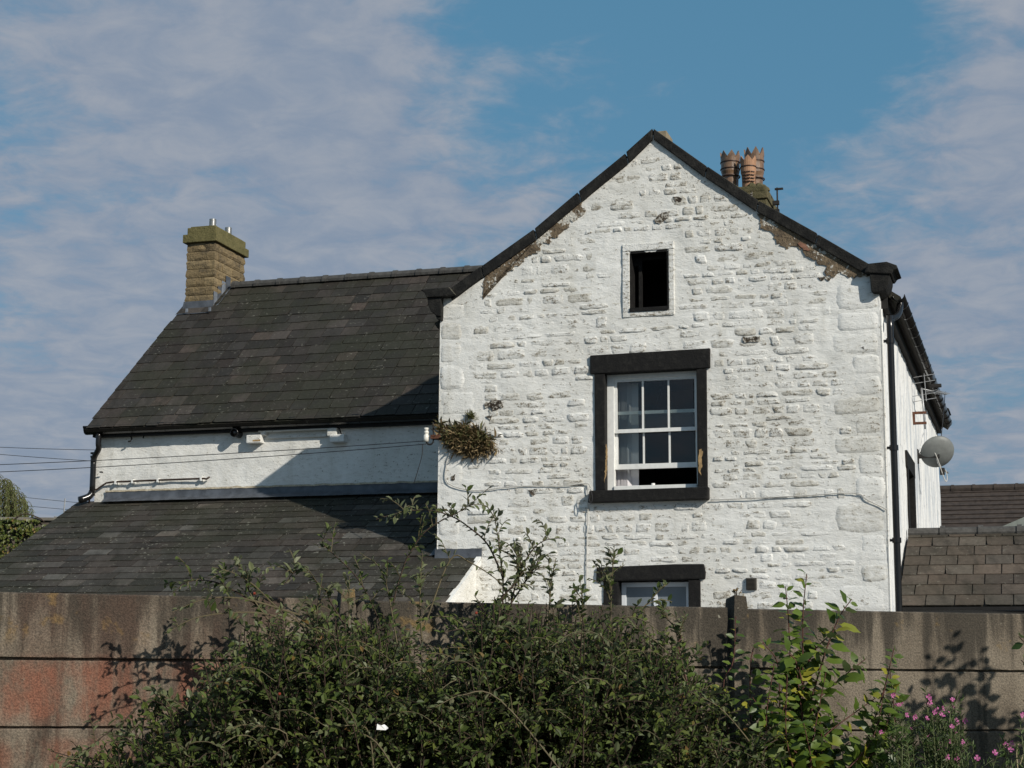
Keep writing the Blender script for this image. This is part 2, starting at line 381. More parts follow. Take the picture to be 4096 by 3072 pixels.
def mat_glass():
    m, t = newmat('window_glass')
    fr = t.n('ShaderNodeFresnel', IOR=1.5).outputs[0]
    tr = t.n('ShaderNodeBsdfTransparent', Color=(.86, .90, .90)); gl = t.n('ShaderNodeBsdfGlossy', Color=(1, 1, 1), Roughness=.02)
    mx = t.n('ShaderNodeMixShader', _0=t.m('MULTIPLY', fr, .8), _1=tr.outputs[0], _2=gl.outputs[0])
    t.n('ShaderNodeOutputMaterial', Surface=mx.outputs[0]); return m
M_GLASS = mat_glass()
M_FROST = simple('obscured_glass', (.17, .195, .215), .28, .12, 3, .05, spec=.6)

# ------------------------------------------------------------------ setting
g = MB(); g.add([(-400, -60, 0), (400, -60, 0), (400, 700, 0), (-400, 700, 0)], [(0, 1, 2, 3)])
tag(g.build('ground', M_GROUND), kind='structure')
YZ = .55                                                    # the yard behind the wall lies higher
g = MB(); a = WWD((-9, -.12, 0)); b = WWD((9, -.12, 0))
c = b+Vector(VH)*45+Vector((10, 0, 0)); d = a+Vector(VH)*45-Vector((10, 0, 0))
g.add([(p.x, p.y, YZ) for p in (a, b, c, d)] + [(p.x, p.y, -.02) for p in (a, b, c, d)], [(0, 1, 2, 3), (0, 4, 5, 1), (1, 5, 6, 2), (2, 6, 7, 3), (3, 7, 4, 0)])
tag(g.build('yard', M_YARD), kind='structure')

# ================================================================== HOUSE
house = empty('house', tuple(O), -YAW_HOUSE)
tag(house, 'whitewashed rubble stone house with black window surrounds, slate wing and lean-to', 'house')
ULEFT, URIGHT = -2.69, 2.76
D = 2.0                                                     # wing front lies this far behind the gable
EZ = 6.46; PEAK_U, PEAK_Z = .085, 8.40
OPEN = [(-.60, .61, 3.93, 5.50), (-.23, .24, 6.20, 6.925), (-.54, .585, 1.85, 2.98)]
def in_open(u, z, m=0.0): return any(a-m < u < b+m and c-m < z < d+m for a, b, c, d in OPEN)
TOPL = [(1800, 1160), (1926, 1068), (2139, 917), (2315, 768), (2505, 613), (2614, 515)]
TOPR = [(2614, 515), (2830, 668), (3036, 806), (3272, 938), (3486, 1062)]
CTH = 43                                                    # coping depth in photo pixels
BOTL = [(x+(10 if i < 5 else 0), y+CTH) for i, (x, y) in enumerate(TOPL)]; BOTR = [(x-(10 if i else 0), y+CTH) for i, (x, y) in enumerate(TOPR)]
VERGE = [(p.x, p.z) for p in (onv(x, y+CTH*.62) for x, y in TOPL+TOPR[1:])]
def verge_z(u):
    return float(np.interp(u, [p[0] for p in VERGE], [p[1] for p in VERGE]))
def nz3(u, v, z, s): return noise.noise(Vector((u*s, v*s, z*s)))
def mortar_v(u, z):
    return .007*nz3(u, 3.1, z, 3.1)+.006*nz3(u*.6, 9.7, z*1.9, 8.0)+.004*nz3(u, 1.7, z*1.3, 19.0)

def wall_sheet(name, u0, u1, z0, z1, step, fv, keep, mat, parent):
    nu = int(round((u1-u0)/step)); nzv = int(round((z1-z0)/step)); mb = MB()
    for j in range(nzv+1):
        for i in range(nu+1):
            u = lerp(u0, u1, i/nu); z = lerp(z0, z1, j/nzv); mb.v.append((u, fv(u, z), z))
    for j in range(nzv):
        for i in range(nu):
            u = lerp(u0, u1, (i+.5)/nu); z = lerp(z0, z1, (j+.5)/nzv)
            if keep(u, z): k = j*(nu+1)+i; mb.f.append((k, k+1, k+nu+2, k+nu+1))
    me = mb.mesh(name); bm = bmesh.new(); bm.from_mesh(me)
    bmesh.ops.delete(bm, geom=[v for v in bm.verts if not v.link_faces], context='VERTS'); bm.to_mesh(me); bm.free()
    me.shade_smooth(); return link(name, me, mat, parent)
front = wall_sheet('front_wall', ULEFT, URIGHT, YZ, 8.44, .033, mortar_v, lambda u, z: not in_open(u, z) and z < verge_z(u)+.015, M_MORTAR, house)
# wall thickness: the return behind the face, in blocks around the openings
tk = MB(); T0, T1 = .02, .45
xs = [ULEFT+.012, -.60, -.54, -.23, .24, .585, .61, URIGHT-.012]
def core(u0, u1, z0, z1): tk.box(u0, u1, T0, T1, z0, z1)
core(ULEFT+.012, -.60, YZ, 5.50); core(.61, URIGHT-.012, YZ, 5.50)
core(-.60, .61, 2.98, 3.93); core(-.60, -.54, YZ, 2.98); core(.585, .61, YZ, 2.98); core(-.54, .585, YZ, 1.85)
core(ULEFT+.012, URIGHT-.012, 5.50, 6.20); core(ULEFT+.012, -.23, 6.20, 6.42); core(.24, URIGHT-.012, 6.20, 6.42)
zt = 6.925
tk.prism([(ULEFT+.012, 6.42), (-.23, 6.42), (-.23, zt), (-1.98, zt)], T0, T1, lambda a, b, d: (a, d, b))
tk.prism([(URIGHT-.012, 6.42), (2.02, zt), (.24, zt), (.24, 6.42)], T0, T1, lambda a, b, d: (a, d, b))
tk.prism([(-1.98, zt), (2.02, zt), (1.30, 7.40), (PEAK_U, PEAK_Z-.09)], T0, T1, lambda a, b, d: (a, d, b))
tk.build('wall_core', M_MORTAR, house)

# ---- rubble stones of the gable
stones = []
PATCH_L = [(2338, 800), (2334, 856), (2280, 900), (2225, 946), (2165, 984), (2120, 1022), (2075, 1062), (2025, 1102), (1985, 1128), (1955, 1172), (1925, 1198), (1925, 1120), (2000, 1060), (2080, 1000), (2170, 930), (2260, 850)]
PATCH_R = [(3030, 845), (3045, 910), (3095, 945), (3120, 985), (3170, 985), (3200, 1000), (3250, 1040), (3290, 1060), (3300, 1100), (3390, 1105), (3480, 1100), (3460, 1085), (3380, 1045), (3300, 995), (3220, 945), (3130, 890)]
PATCHES = [[(p.x, p.z) for p in (onv(x, y) for x, y in q)] for q in (PATCH_L, PATCH_R)]
def in_patch(u, z):
    for P in PATCHES:
        k = False
        for (x0, y0), (x1, y1) in zip(P, P[1:]+P[:1]):
            if (y0 > z) != (y1 > z) and u < (x1-x0)*(z-y0)/(y1-y0)+x0: k = not k
        if k: return True
    return False
def stone_mesh(cn, prom, seed, nu=9, nv=6, rough=1.0):
    """cn: four corners (bottom left, bottom right, top right, top left) relative to the centre"""
    mb = MB(); sx = seed*7.31; tx, tz = jit(.5), jit(.5)
    for j in range(nv+1):
        for i in range(nu+1):
            p = -1+2*i/nu; q = -1+2*j/nv; s_, t_ = (p+1)/2, (q+1)/2
            k = 1-.035*(abs(p)**3)*(abs(q)**3)*3
            x = ((cn[0][0]*(1-s_)+cn[1][0]*s_)*(1-t_)+(cn[3][0]*(1-s_)+cn[2][0]*s_)*t_)*k
            z = ((cn[0][1]*(1-s_)+cn[1][1]*s_)*(1-t_)+(cn[3][1]*(1-s_)+cn[2][1]*s_)*t_)*k
            x += .013*noise.noise(Vector((x*14+sx, z*14, 7))); z += .011*noise.noise(Vector((x*14+sx, z*14, 17)))
            r = .6*max(abs(p), abs(q))+.4*min(1.1, (abs(p)**4+abs(q)**4)**.25)
            h = prom*(1-r**6)+rough*(.0048*noise.noise(Vector((x*12+sx, z*16, 1)))+.0032*noise.noise(Vector((x*34+sx, z*40, 4))))*(1-r**6)-.009*r**9
            h += .0045*(tx*p+tz*q)*(1-r**6)
            mb.v.append((x, -h, z))
    for j in range(nv):
        for i in range(nu): k = j*(nu+1)+i; mb.f.append((k, k+1, k+nu+2, k+nu+1))
    return mb
z = 2.36; row = 0
quoin = []
zq = 2.2
for side in (-1, 1):
    zq = 2.3; k = 0
    while zq < 6.42:
        h = rnd.uniform(.22, .36); wd = rnd.choice((.30, .34, .5, .58))
        if zq+h > 6.43: h = 6.43-zq
        if h > .12:
            cu = ULEFT+wd/2 if side < 0 else URIGHT-wd/2
            quoin.append((cu, zq+h/2, wd/2*1.0, h/2*1.0, rnd.uniform(.002, .005)))
        zq += h; k += 1
def near_quoin(u, z, a):
    for cu, cz, qa, qc, _ in quoin:
        if abs(z-cz) < qc+.03 and abs(u-cu) < qa+a+.01: return True
    return False
heights = [2.30]
while heights[-1] < 8.40: heights.append(heights[-1]+rnd.choice((.07, .08, .09, .10, .115, .13, .15)))
def zbed(k, u): return heights[k]+.030*noise.noise(Vector((u*.8, k*3.7, 0)))+.014*noise.noise(Vector((u*2.9, k*1.3, 5)))
cells = []
for k in range(len(heights)-1):
    u = ULEFT-rnd.uniform(0, .2); d0 = (jit(.02), jit(.02)); hr = heights[k+1]-heights[k]
    while u < URIGHT:
        wd = rnd.uniform(.11, .25) if rnd.random() < .6 else rnd.uniform(.24, .46)
        d1 = (jit(.022), jit(.022)); u2 = u+wd; g_ = rnd.uniform(.003, .009); g2 = rnd.uniform(.003, .009)
        cn = [(u+d0[0]+g_, zbed(k, u)+g2), (u2+d1[0]-g_, zbed(k, u2)+g2), (u2+d1[1]-g_, zbed(k+1, u2)-g2), (u+d0[1]+g_, zbed(k+1, u)-g2)]
        us = [c_[0] for c_ in cn]; zs = [c_[1] for c_ in cn]
        ok = all(zz < verge_z(uu)-.02 and ULEFT+.01 < uu < URIGHT-.01 for uu, zz in cn) and max(zs)-min(zs) > .05 and zs[2]-zs[1] > .035 and zs[3]-zs[0] > .035
        for (q0, q1, q2, q3), mg in zip(OPEN, (.075, .10, .05)):
            if q0-mg < max(us) and min(us) < q1+mg and q2-mg < max(zs) and min(zs) < q3+mg+.04: ok = False
        cu, cz = sum(us)/4, sum(zs)/4
        if ok and (in_patch(cu, cz) or any(in_patch(*c_) for c_ in cn)): ok = False
        if ok and not near_quoin(cu, cz, wd*.42):
            pr = rnd.choice((-.004, -.002, -.001, .0, .001, .002, .003, .004, .006, .009))+jit(.001)
            stones.append((cu, cz, [(a1-cu, b1-cz) for a1, b1 in cn], wd*hr, pr))
        u = u2; d0 = d1
stones = [(*s, False) for s in stones]+[(cu, cz, [(-a, -c), (a, -c), (a, c), (-a, c)], a*c*4, p, True) for cu, cz, a, c, p in quoin]
stones.sort(key=lambda s: -s[3]*(1 if s[1] > 2.5 else .1))
rest = MB()
for k, (cu, cz, cn, ar, pr, isq) in enumerate(stones):
    mb = stone_mesh(cn, pr+.003, k, *((14, 9, .5) if isq else (9, 6)))
    v0 = mortar_v(cu, cz)
    if k < 300:
        me = mb.mesh('stone'); me.shade_smooth(); o = link('stone', me, M_QUOIN if isq else M_STONE, front); o.location = (cu, v0, cz)
    else:
        rest.add([(x+cu, y+v0, zz+cz) for x, y, zz in mb.v], mb.f)
o = rest.build('small_stones', M_STONE, front, True, fix=False); o['kind'] = 'stuff'

# ---- patches where the paint has gone (outlines from the photograph, on the gable face)
def patch(name, pts, mat, parent, v=-.012, seed=0, depth=.03, jag=.022):
    P = [onv(x, y) for x, y in pts]; n = len(P); ring = []
    for i in range(n):
        a, b = P[i], P[(i+1) % n]
        m = max(2, int((b-a).length/.022))
        for k in range(m):
            q = a.lerp(b, k/m); ring.append((q.x+jag*noise.noise(Vector((q.x*11, q.z*11, seed)))+jag*.6*noise.noise(Vector((q.x*37, q.z*37, seed+4))), q.z+jag*noise.noise(Vector((q.x*11, q.z*11, seed+9)))+jag*.6*noise.noise(Vector((q.x*37, q.z*37, seed+14)))))
    mb = MB(); mb.prism(ring, v, v+depth, lambda a, b, d: (a, d, b))
    return mb.build(name, mat, parent)
patch('exposed_render', PATCH_L, M_BROWN, front, seed=1, jag=.06)
patch('exposed_render', PATCH_R, M_BROWN, front, seed=2, jag=.07)
patch('exposed_brick', [(3190, 975), (3215, 1002), (3240, 998), (3205, 968)], M_BRICK, front, v=-.02, seed=3)
for pts in [[(2615, 880), (2640, 855), (2680, 850), (2670, 875), (2640, 892), (2620, 893)], [(2968, 1352), (3040, 1348), (3035, 1368), (2985, 1376)], [(1950, 1620), (1968, 1600), (2005, 1603), (2012, 1625), (1975, 1648)],
            [(1935, 1615), (1945, 1605), (1955, 1628), (1940, 1635)], [(1945, 1665), (1968, 1660), (1965, 1675), (1950, 1675)], [(3270, 1110), (3330, 1105), (3320, 1120), (3275, 1120)], [(2980, 790), (3008, 770), (3012, 790), (2990, 800)],
            [(2115, 1960), (2150, 1950), (2148, 1975), (2130, 1985)], [(3440, 1392), (3450, 1388), (3452, 1398)], [(2690, 795), (2725, 790), (2722, 805), (2700, 808)], [(1800, 1900), (1818, 1893), (1822, 1912), (1808, 1918)]]:
    patch('exposed_dark_stone', pts, M_DARKHOLE, front, v=-.0115, seed=rnd.random()*9, jag=.032)

# ---- coping of the gable, kneelers
def vpoly(px, v=0.0): return [(p.x, p.z) for p in (onv(x, y, v) for x, y in px)]
def fprism(px, v0, v1, name, mat, parent, bevel=.012):
    mb = MB(); mb.prism(vpoly(px), v0, v1, lambda a, b, d: (a, d, b)); return mb.build(name, mat, parent, bevel=bevel)
cop = fprism([TOPL[0], TOPL[1], BOTL[1], BOTL[0]], -.045, .36, 'gable_coping', M_COPING, house)
for T, Bm, off in ((TOPL, BOTL, 1), (TOPR, BOTR, 0)):
    for i in range(off, len(T)-1):
        jx = rnd.uniform(-3, 3); g_ = 2.5; dx = T[i+1][0]-T[i][0]
        def ip(a, b, t): return (a[0]+(b[0]-a[0])*t, a[1]+(b[1]-a[1])*t+jx)
        e = g_/dx
        fprism([ip(T[i], T[i+1], e), ip(T[i], T[i+1], 1-e), ip(Bm[i], Bm[i+1], 1-e), ip(Bm[i], Bm[i+1], e)], -.045+jit(.010), .36, 'coping_stone', M_COPING, cop)
# soffit fillet of mortar under the coping
mb = MB(); p0 = onv(2652, 520, .2); mb.box(p0.x-.06, p0.x+.06, .12, .5, p0.z-.25, p0.z-.035); mb.build('ridge_end_tile', simple('buff_ridge', (.22, .18, .12), .9), house, bevel=.01)
KR_SLAB = [(3476, 1064), (3550, 1056), (3590, 1070), (3596, 1084), (3578, 1090), (3568, 1106), (3484, 1101), (3462, 1098)]
KR_BR = [(3481, 1098), (3562, 1098), (3561, 1120), (3556, 1142), (3545, 1162), (3528, 1176), (3500, 1178), (3488, 1172)]
KL_SLAB = [(1694, 1168), (1720, 1164), (1808, 1156), (1832, 1186), (1800, 1193), (1718, 1198), (1712, 1180)]
KL_BR = [(1718, 1194), (1774, 1192), (1774, 1272), (1752, 1268), (1732, 1250), (1723, 1225)]
KL_B2 = [(1748, 1262), (1774, 1262), (1772, 1286), (1755, 1281)]
kn = fprism(KR_SLAB, -.13, .40, 'kneeler', M_COPING, house); fprism(KR_BR, -.11, .36, 'bracket', M_COPING, kn)
kn = fprism(KL_SLAB, -.13, .40, 'kneeler', M_COPING, house); fprism(KL_BR, -.10, .36, 'bracket', M_COPING, kn); fprism(KL_B2, -.08, .34, 'bracket', M_COPING, kn)
# far kneeler at the back corner of the side wall
BACK = 11.0
def shiftpoly(px, dv): return [(x, zz) for x, zz in vpoly(px)]
mb = MB(); mb.prism(vpoly(KR_SLAB), BACK-.3, BACK+.25, lambda a, b, d: (a, d, b)); kn = mb.build('kneeler', M_COPING, house, bevel=.012)
mb = MB(); mb.prism(vpoly(KR_BR), BACK-.27, BACK+.22, lambda a, b, d: (a, d, b)); mb.build('bracket', M_COPING, kn, bevel=.012)

# ---- main roof behind the gable, back and side walls
def slab(pts, t, name, mat, parent):
    n = (Vector(pts[1])-Vector(pts[0])).cross(Vector(pts[2])-Vector(pts[0])).normalized()
    mb = MB(); k = len(pts); mb.add([Vector(p) for p in pts]+[Vector(p)-n*t for p in pts], [tuple(range(k)), tuple(range(2*k-1, k-1, -1))]+[(i, k+i, k+(i+1) % k, (i+1) % k) for i in range(k)])
    return mb.build(name, mat, parent)
EV = .22
slab([(URIGHT+EV, .34, EZ-.20), (URIGHT+EV, BACK, EZ-.20), (PEAK_U, BACK, PEAK_Z-.12), (PEAK_U, .34, PEAK_Z-.12)], .08, 'main_roof', M_SLATE_W, house)
slab([(PEAK_U-.005, .34, PEAK_Z-.12), (PEAK_U-.005, BACK, PEAK_Z-.12), (ULEFT-.2, BACK, EZ-.20), (ULEFT-.2, .34, EZ-.20)], .08, 'main_roof', M_SLATE_W, house)
def side_v(v, z): return .014*nz3(v*.8, 2.2, z*.5, 3.0)+.012*nz3(v, 5.5, z*.35, 6.0)
sw = MB(); nv_, nz_ = 150, 90
for j in range(nz_+1):
    for i in range(nv_+1):
        v = lerp(.0, BACK, i/nv_); zz = lerp(YZ, EZ-.12, j/nz_); sw.v.append((URIGHT+side_v(v, zz)*min(1, v*6), v, zz))
SW = (3.45, 4.55, 2.6, 4.62)
for j in range(nz_):
    for i in range(nv_):
        v = lerp(0, BACK, (i+.5)/nv_); zz = lerp(YZ, EZ-.12, (j+.5)/nz_)
        if SW[0] < v < SW[1] and SW[2] < zz < SW[3]: continue
        k = j*(nv_+1)+i; sw.f.append((k, k+1, k+nv_+2, k+nv_+1))
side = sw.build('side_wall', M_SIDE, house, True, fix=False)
mb = MB(); mb.box(URIGHT-.35, URIGHT-.02, .46, SW[0], YZ, EZ-.15); mb.box(URIGHT-.35, URIGHT-.02, SW[1], BACK, YZ, EZ-.15); mb.box(URIGHT-.35, URIGHT-.02, SW[0], SW[1], YZ, SW[2]); mb.box(URIGHT-.35, URIGHT-.02, SW[0], SW[1], SW[3], EZ-.15)
mb.build('inner_wall', M_MORTAR, house); mb = MB(); mb.box(ULEFT+.02, ULEFT+.35, .46, D+.3, YZ, EZ-.15); mb.build('inner_wall', M_MORTAR, house); mb = MB(); mb.box(ULEFT+.02, URIGHT-.02, BACK-.3, BACK-.01, YZ, EZ)
mb.prism([(ULEFT, EZ), (URIGHT, EZ), (PEAK_U, PEAK_Z-.2)], BACK-.3, BACK-.01, lambda a, b, d: (a, d, b)); mb.build('inner_wall', M_MORTAR, house)
# left return of the gable above the lean-to (painted face)
wl = MB(); wl.add([(ULEFT, 0, YZ), (ULEFT, D+.05, YZ), (ULEFT, D+.05, EZ-.1), (ULEFT, 0, EZ-.1)], [(0, 1, 2, 3)]); wl.build('left_return_wall', M_MORTAR, house)
# side window: black reveal, glass
mb = MB(); mb.box(URIGHT-.16, URIGHT+.02, SW[0]-.12, SW[0]+.06, SW[2], SW[3]+.06); mb.box(URIGHT-.16, URIGHT+.02, SW[1]-.10, SW[1]+.12, SW[2], SW[3]); mb.box(URIGHT-.16, URIGHT+.022, SW[0]-.16, SW[1]+.16, SW[3]-.02, SW[3]+.2)
so = mb.build('side_window', M_BLACK, house); mb = MB(); mb.box(URIGHT-.20, URIGHT-.17, SW[0], SW[1], SW[2], SW[3]); mb.build('pane', M_FROST, so)
# black eaves boards and gutter along the side wall
mb = MB(); mb.box(URIGHT-.02, URIGHT+.07, .30, BACK-.1, EZ-.34, EZ-.13); mb.box(URIGHT+.07, URIGHT+.20, .42, BACK-.3, EZ-.22, EZ-.19); eb = mb.build('eaves_board', M_SOFFIT, house)
GU, GZ, GR = URIGHT+.20, EZ-.185, .072
def half_round(cu, cz, r, v0, v1, axis='v'):
    mb = MB(); pr = [(math.cos(math.pi+k*math.pi/10)*r, math.sin(math.pi+k*math.pi/10)*r) for k in range(11)]
    pr = pr+[(x*.88, zz*.88) for x, zz in reversed(pr)]
    f = (lambda a, b, d: (cu+a, d, cz+b)) if axis == 'v' else (lambda a, b, d: (d, cu+a, cz+b))
    mb.prism(pr, v0, v1, f); return mb
gt = half_round(GU, GZ, GR, .30, BACK-.32).build('gutter', M_GUTTER, house, True)
for k in range(17):
    v = .75+k*.60
    half_round(GU, GZ, GR+.008, v, v+.035).build('gutter_bracket', M_GUTTER, gt)
# downpipe at the gable's right corner
ptop = Vector((GU, .52, GZ-.06)); pc = onv(3543, 1262, .06); pb = onv(3581, 2440, .06)
dpu = URIGHT+.105
pts = [(GU, .46, GZ-.03), (GU, .44, GZ-.12), (GU-.02, .32, GZ-.24), (dpu, .14, GZ-.34), (dpu, .10, GZ-.44), (dpu, .10, 4.0), (dpu, .10, YZ+.12)]
dp = MB().tube(path(pts, 4), .040, 12).build('downpipe', M_GUTTER, house, True)
for zz in (5.68, 4.42, 3.35):
    MB().lathe([(.04, -.03), (.052, -.03), (.052, .03), (.04, .03)], (dpu, .10, zz), 14).build('pipe_clip', M_GUTTER, dp)
    MB().box(URIGHT-.01, dpu, .08, .12, zz-.015, zz+.015).build('pipe_clip', M_GUTTER, dp)
MB().tube([(URIGHT+.018, .015, z_) for z_ in np.linspace(YZ, 6.05, 9)], .014, 6).build('conduit', M_MORTAR, house, True)

# ---- upper sash window in the gable
def bx(mb, p0, p1, v0, v1):       # box from two pixel corners on the plane v0
    a, b = onv(*p0, v0), onv(*p1, v0); mb.box(min(a.x, b.x), max(a.x, b.x), v0, v1, min(a.z, b.z), max(a.z, b.z)); return mb
WU0, WU1, WZ0, WZ1 = -.50, .578, 4.0, 5.42
MBX = MB(); v0, v1 = .12, .20
MBX.box(WU0-.06, WU0+.035, v0-.01, v1, WZ0, WZ1+.06); MBX.box(WU1-.028, WU1+.06, v0-.01, v1, WZ0, WZ1+.06); MBX.box(WU0+.035, WU1-.028, v0-.01, v1, WZ1-.035, WZ1+.06); MBX.box(WU0+.035, WU1-.028, v0-.03, v1+.02, WZ0, WZ0+.065)
win = MBX.build('sash_window', M_WHITE, house, bevel=.004)
def sash(name, z0, z1, v, top, bot, st=.035):
    mb = MB(); u0, u1 = WU0+.036, WU1-.029
    mb.box(u0, u0+st, v, v+.035, z0, z1); mb.box(u1-st*.6, u1, v, v+.035, z0, z1); mb.box(u0+st, u1-st*.6, v, v+.035, z1-top, z1); mb.box(u0+st, u1-st*.6, v, v+.035, z0, z0+bot)
    iu0, iu1 = u0+st, u1-st*.6
    for k in (1, 2):
        c = lerp(iu0, iu1, k/3); mb.box(c-.011, c+.011, v+.004, v+.03, z0+bot, z1-top)
    o = mb.build(name, M_WHITE, win)
    for k in range(3):
        a, b = lerp(iu0, iu1, k/3)+.012, lerp(iu0, iu1, (k+1)/3)-.012
        MB().box(a, b, v+.015, v+.019, z0+bot+.001, z1-top-.001).build('pane', M_GLASS, win)
sash('upper_sash', 4.715, 5.386, .125, .04, .045)
sash('lower_sash', 4.275, 4.985, .163, .04, .062)
# black stone surround
WJ = -.02
li = fprism([(2362, 1423), (2842, 1394), (2842, 1473), (2362, 1498)], -.035, .30, 'lintel', M_BLACK, win, .014)
fprism([(2366, 1966), (2839, 1950), (2839, 2000), (2358, 2014)], -.10, .115, 'sill', M_BLACK, win, .014)
fprism([(2378, 1497), (2420, 1496), (2422, 1962), (2383, 1964)], -.022, .13, 'jamb', M_BLACK, win, .010)
fprism([(2786, 1478), (2827, 1475), (2832, 1952), (2792, 1954)], -.022, .13, 'jamb', M_BLACK, win, .010)
patch('peeled_paint', [(2797, 1800), (2808, 1795), (2810, 1840), (2812, 1870), (2802, 1900), (2793, 1880), (2797, 1850), (2792, 1820)], M_PEEL, win, v=-.0255, seed=4, depth=.02)
patch('peeled_paint', [(2425, 1780), (2430, 1800), (2428, 1880), (2420, 1930), (2423, 1850)], M_PEEL, win, v=-.0245, seed=5, depth=.02)
# vertical blind slats drawn to the left, a pale curtain edge
for k in range(9):
    u = -.455+k*.017; ang = rnd.uniform(.9, 1.3); dx, dy = .035*math.cos(ang), .035*math.sin(ang)
    mb = MB(); mb.add([(u-dx, .30-dy, 4.07), (u+dx, .30+dy, 4.07), (u+dx, .30+dy, 5.36), (u-dx, .30-dy, 5.36)], [(0, 1, 2, 3)]); mb.build('blind_slat', M_BLIND, win, fix=False)
MB().box(-.300, -.212, .335, .34, 4.07, 5.36).build('curtain', M_BLIND, win)
p = onv(2612, 1937, .2); MB().lathe([(0.001, 0), (.022, 0), (.024, .03), (.02, .035), (.001, .035)], (p.x, .21, WZ0+.065), 10).build('window_catch', M_WHITE, win)
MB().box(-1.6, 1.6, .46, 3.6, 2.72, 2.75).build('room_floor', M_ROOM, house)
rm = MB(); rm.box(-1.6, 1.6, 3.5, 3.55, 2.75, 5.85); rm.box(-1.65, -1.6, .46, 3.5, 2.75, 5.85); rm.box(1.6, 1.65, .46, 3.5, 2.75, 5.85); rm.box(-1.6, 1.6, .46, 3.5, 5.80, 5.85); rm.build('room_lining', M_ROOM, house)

# ---- attic opening
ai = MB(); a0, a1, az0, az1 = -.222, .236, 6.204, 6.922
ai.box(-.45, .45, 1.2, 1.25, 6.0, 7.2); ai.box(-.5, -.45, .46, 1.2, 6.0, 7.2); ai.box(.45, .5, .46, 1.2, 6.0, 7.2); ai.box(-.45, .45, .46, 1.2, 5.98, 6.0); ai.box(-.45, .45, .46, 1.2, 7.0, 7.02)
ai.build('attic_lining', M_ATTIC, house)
fr = MB(); fr.box(a0-.015, a0+.004, -.004, .44, az0, az1); fr.box(a1-.004, a1+.02, -.004, .44, az0, az1); fr.box(a0, a1, -.004, .44, az1-.004, az1+.02); fr.box(a0-.01, a1+.01, -.03, .44, az0-.02, az0+.025)
fr.box(a0+.06, a0+.10, .18, .24, az0, az1); fr.box(a0+.1, a1, .18, .24, az1-.05, az1); fr.box(a0+.004, a0+.06, .18, .24, az1-.12, az1)
ao = fr.build('attic_opening', M_BLACK, house)
fm = MB()
def frm(u0, u1, z0, z1, nm):
    fm = MB(); n = 10
    fm.box(u0, u1, -.016+jit(.003), .018, z0, z1); return fm.build(nm, M_STONE, ao, bevel=.008)
frm(a0-.10, a0-.012, az0-.02, az1+.02, 'frame_stone'); frm(a1+.018, a1+.085, az0-.02, az1+.02, 'frame_stone'); frm(a0-.10, a1+.085, az1+.022, az1+.115, 'frame_stone'); frm(a0-.10, a1+.085, az0-.085, az0-.022, 'frame_stone')

# ---- lower window
lw = MB(); v = .13; la, lb = -.385, .450
lw.box(la, la+.055, v, v+.06, 1.85, 2.905); lw.box(lb-.05, lb, v, v+.06, 1.85, 2.905); lw.box(la+.055, lb-.05, v, v+.06, 2.85, 2.905); lw.box(.005, .052, v, v+.058, 1.85, 2.85); lw.box(la+.055, .005, v, v+.058, 1.85, 1.92); lw.box(.052, lb-.05, v, v+.058, 1.85, 1.92)
lo = lw.build('casement_window', M_UPVC, house, bevel=.004)
MB().box(la+.055, .005, v+.025, v+.03, 1.92, 2.85).build('pane', M_FROST, lo); MB().box(.052, lb-.05, v+.025, v+.03, 1.92, 2.85).build('pane', M_FROST, lo)
fprism([(2388, 2270), (2700, 2257), (2817, 2256), (2824, 2290), (2822, 2317), (2386, 2326)], -.035, .30, 'lintel', M_BLACK, lo, .016)
MB().box(-.575, -.39, -.018, .13, 1.85, 2.92).build('jamb', M_BLACK, lo, bevel=.01); MB().box(.455, .60, -.018, .13, 1.85, 2.92).build('jamb', M_BLACK, lo, bevel=.01)
MB().box(-.66, .67, -.08, .12, 1.70, 1.85).build('sill', M_BLACK, lo, bevel=.012)
MB().box(-.40, .46, .135, .16, 2.906, 2.99).build('head_board', M_SOFFIT, lo)

# ---- louvred vent
a, b = onv(2985, 2312), onv(3028, 2360)
mb = MB(); mb.box(a.x, b.x, -.03, .01, b.z, a.z); vent = mb.build('louvre_vent', M_VENT, house, bevel=.004)
for k in range(9):
    zz = lerp(b.z+.012, a.z-.012, k/8); mb = MB(); mb.add([(a.x+.008, -.031, zz+.006), (b.x-.008, -.031, zz+.006), (b.x-.008, -.043, zz-.004), (a.x+.008, -.043, zz-.004)], [(0, 1, 2, 3)]); mb.build('louvre', M_VENT, vent, fix=False)

# ---- wing: wall, eaves, roof
WL_, WR_ = -8.69, ULEFT
wing = wall_sheet('wing_wall', WL_, WR_+.02, YZ, 5.30, .05, lambda u, z: D+.012*nz3(u*.7, 4.2, z, 3.0)+.010*nz3(u, 7.7, z*1.4, 7.5)+.005*nz3(u, 2.2, z, 18), lambda u, z: True, M_MORTAR, house)
mb = MB(); mb.box(WL_+.01, WR_, D+.03, D+.4, YZ, 5.28); mb.box(WL_+.01, WL_+.4, D+.4, 8.0, YZ, 5.28); mb.prism([(D+.05, 5.28), (8.0, 5.28), (5.03, 8.02)], WL_+.01, WL_+.4, lambda a, b, d: (d, a, b)); mb.build('wing_inner_wall', M_MORTAR, house)
SL = math.tan(math.radians(40.68)); RV, RZ = 5.03, 8.14
EV0, EZ0 = 1.76, 8.14-(5.03-1.76)*SL
slab([(WL_-.07, EV0, EZ0-.02), (-.3, EV0, EZ0-.02), (-.3, RV, RZ-.02), (WL_-.07, RV, RZ-.02)], .05, 'wing_roof', M_SLATE_W, house)
wroof = [o for o in house.children if o.name.startswith('wing_roof')][0]
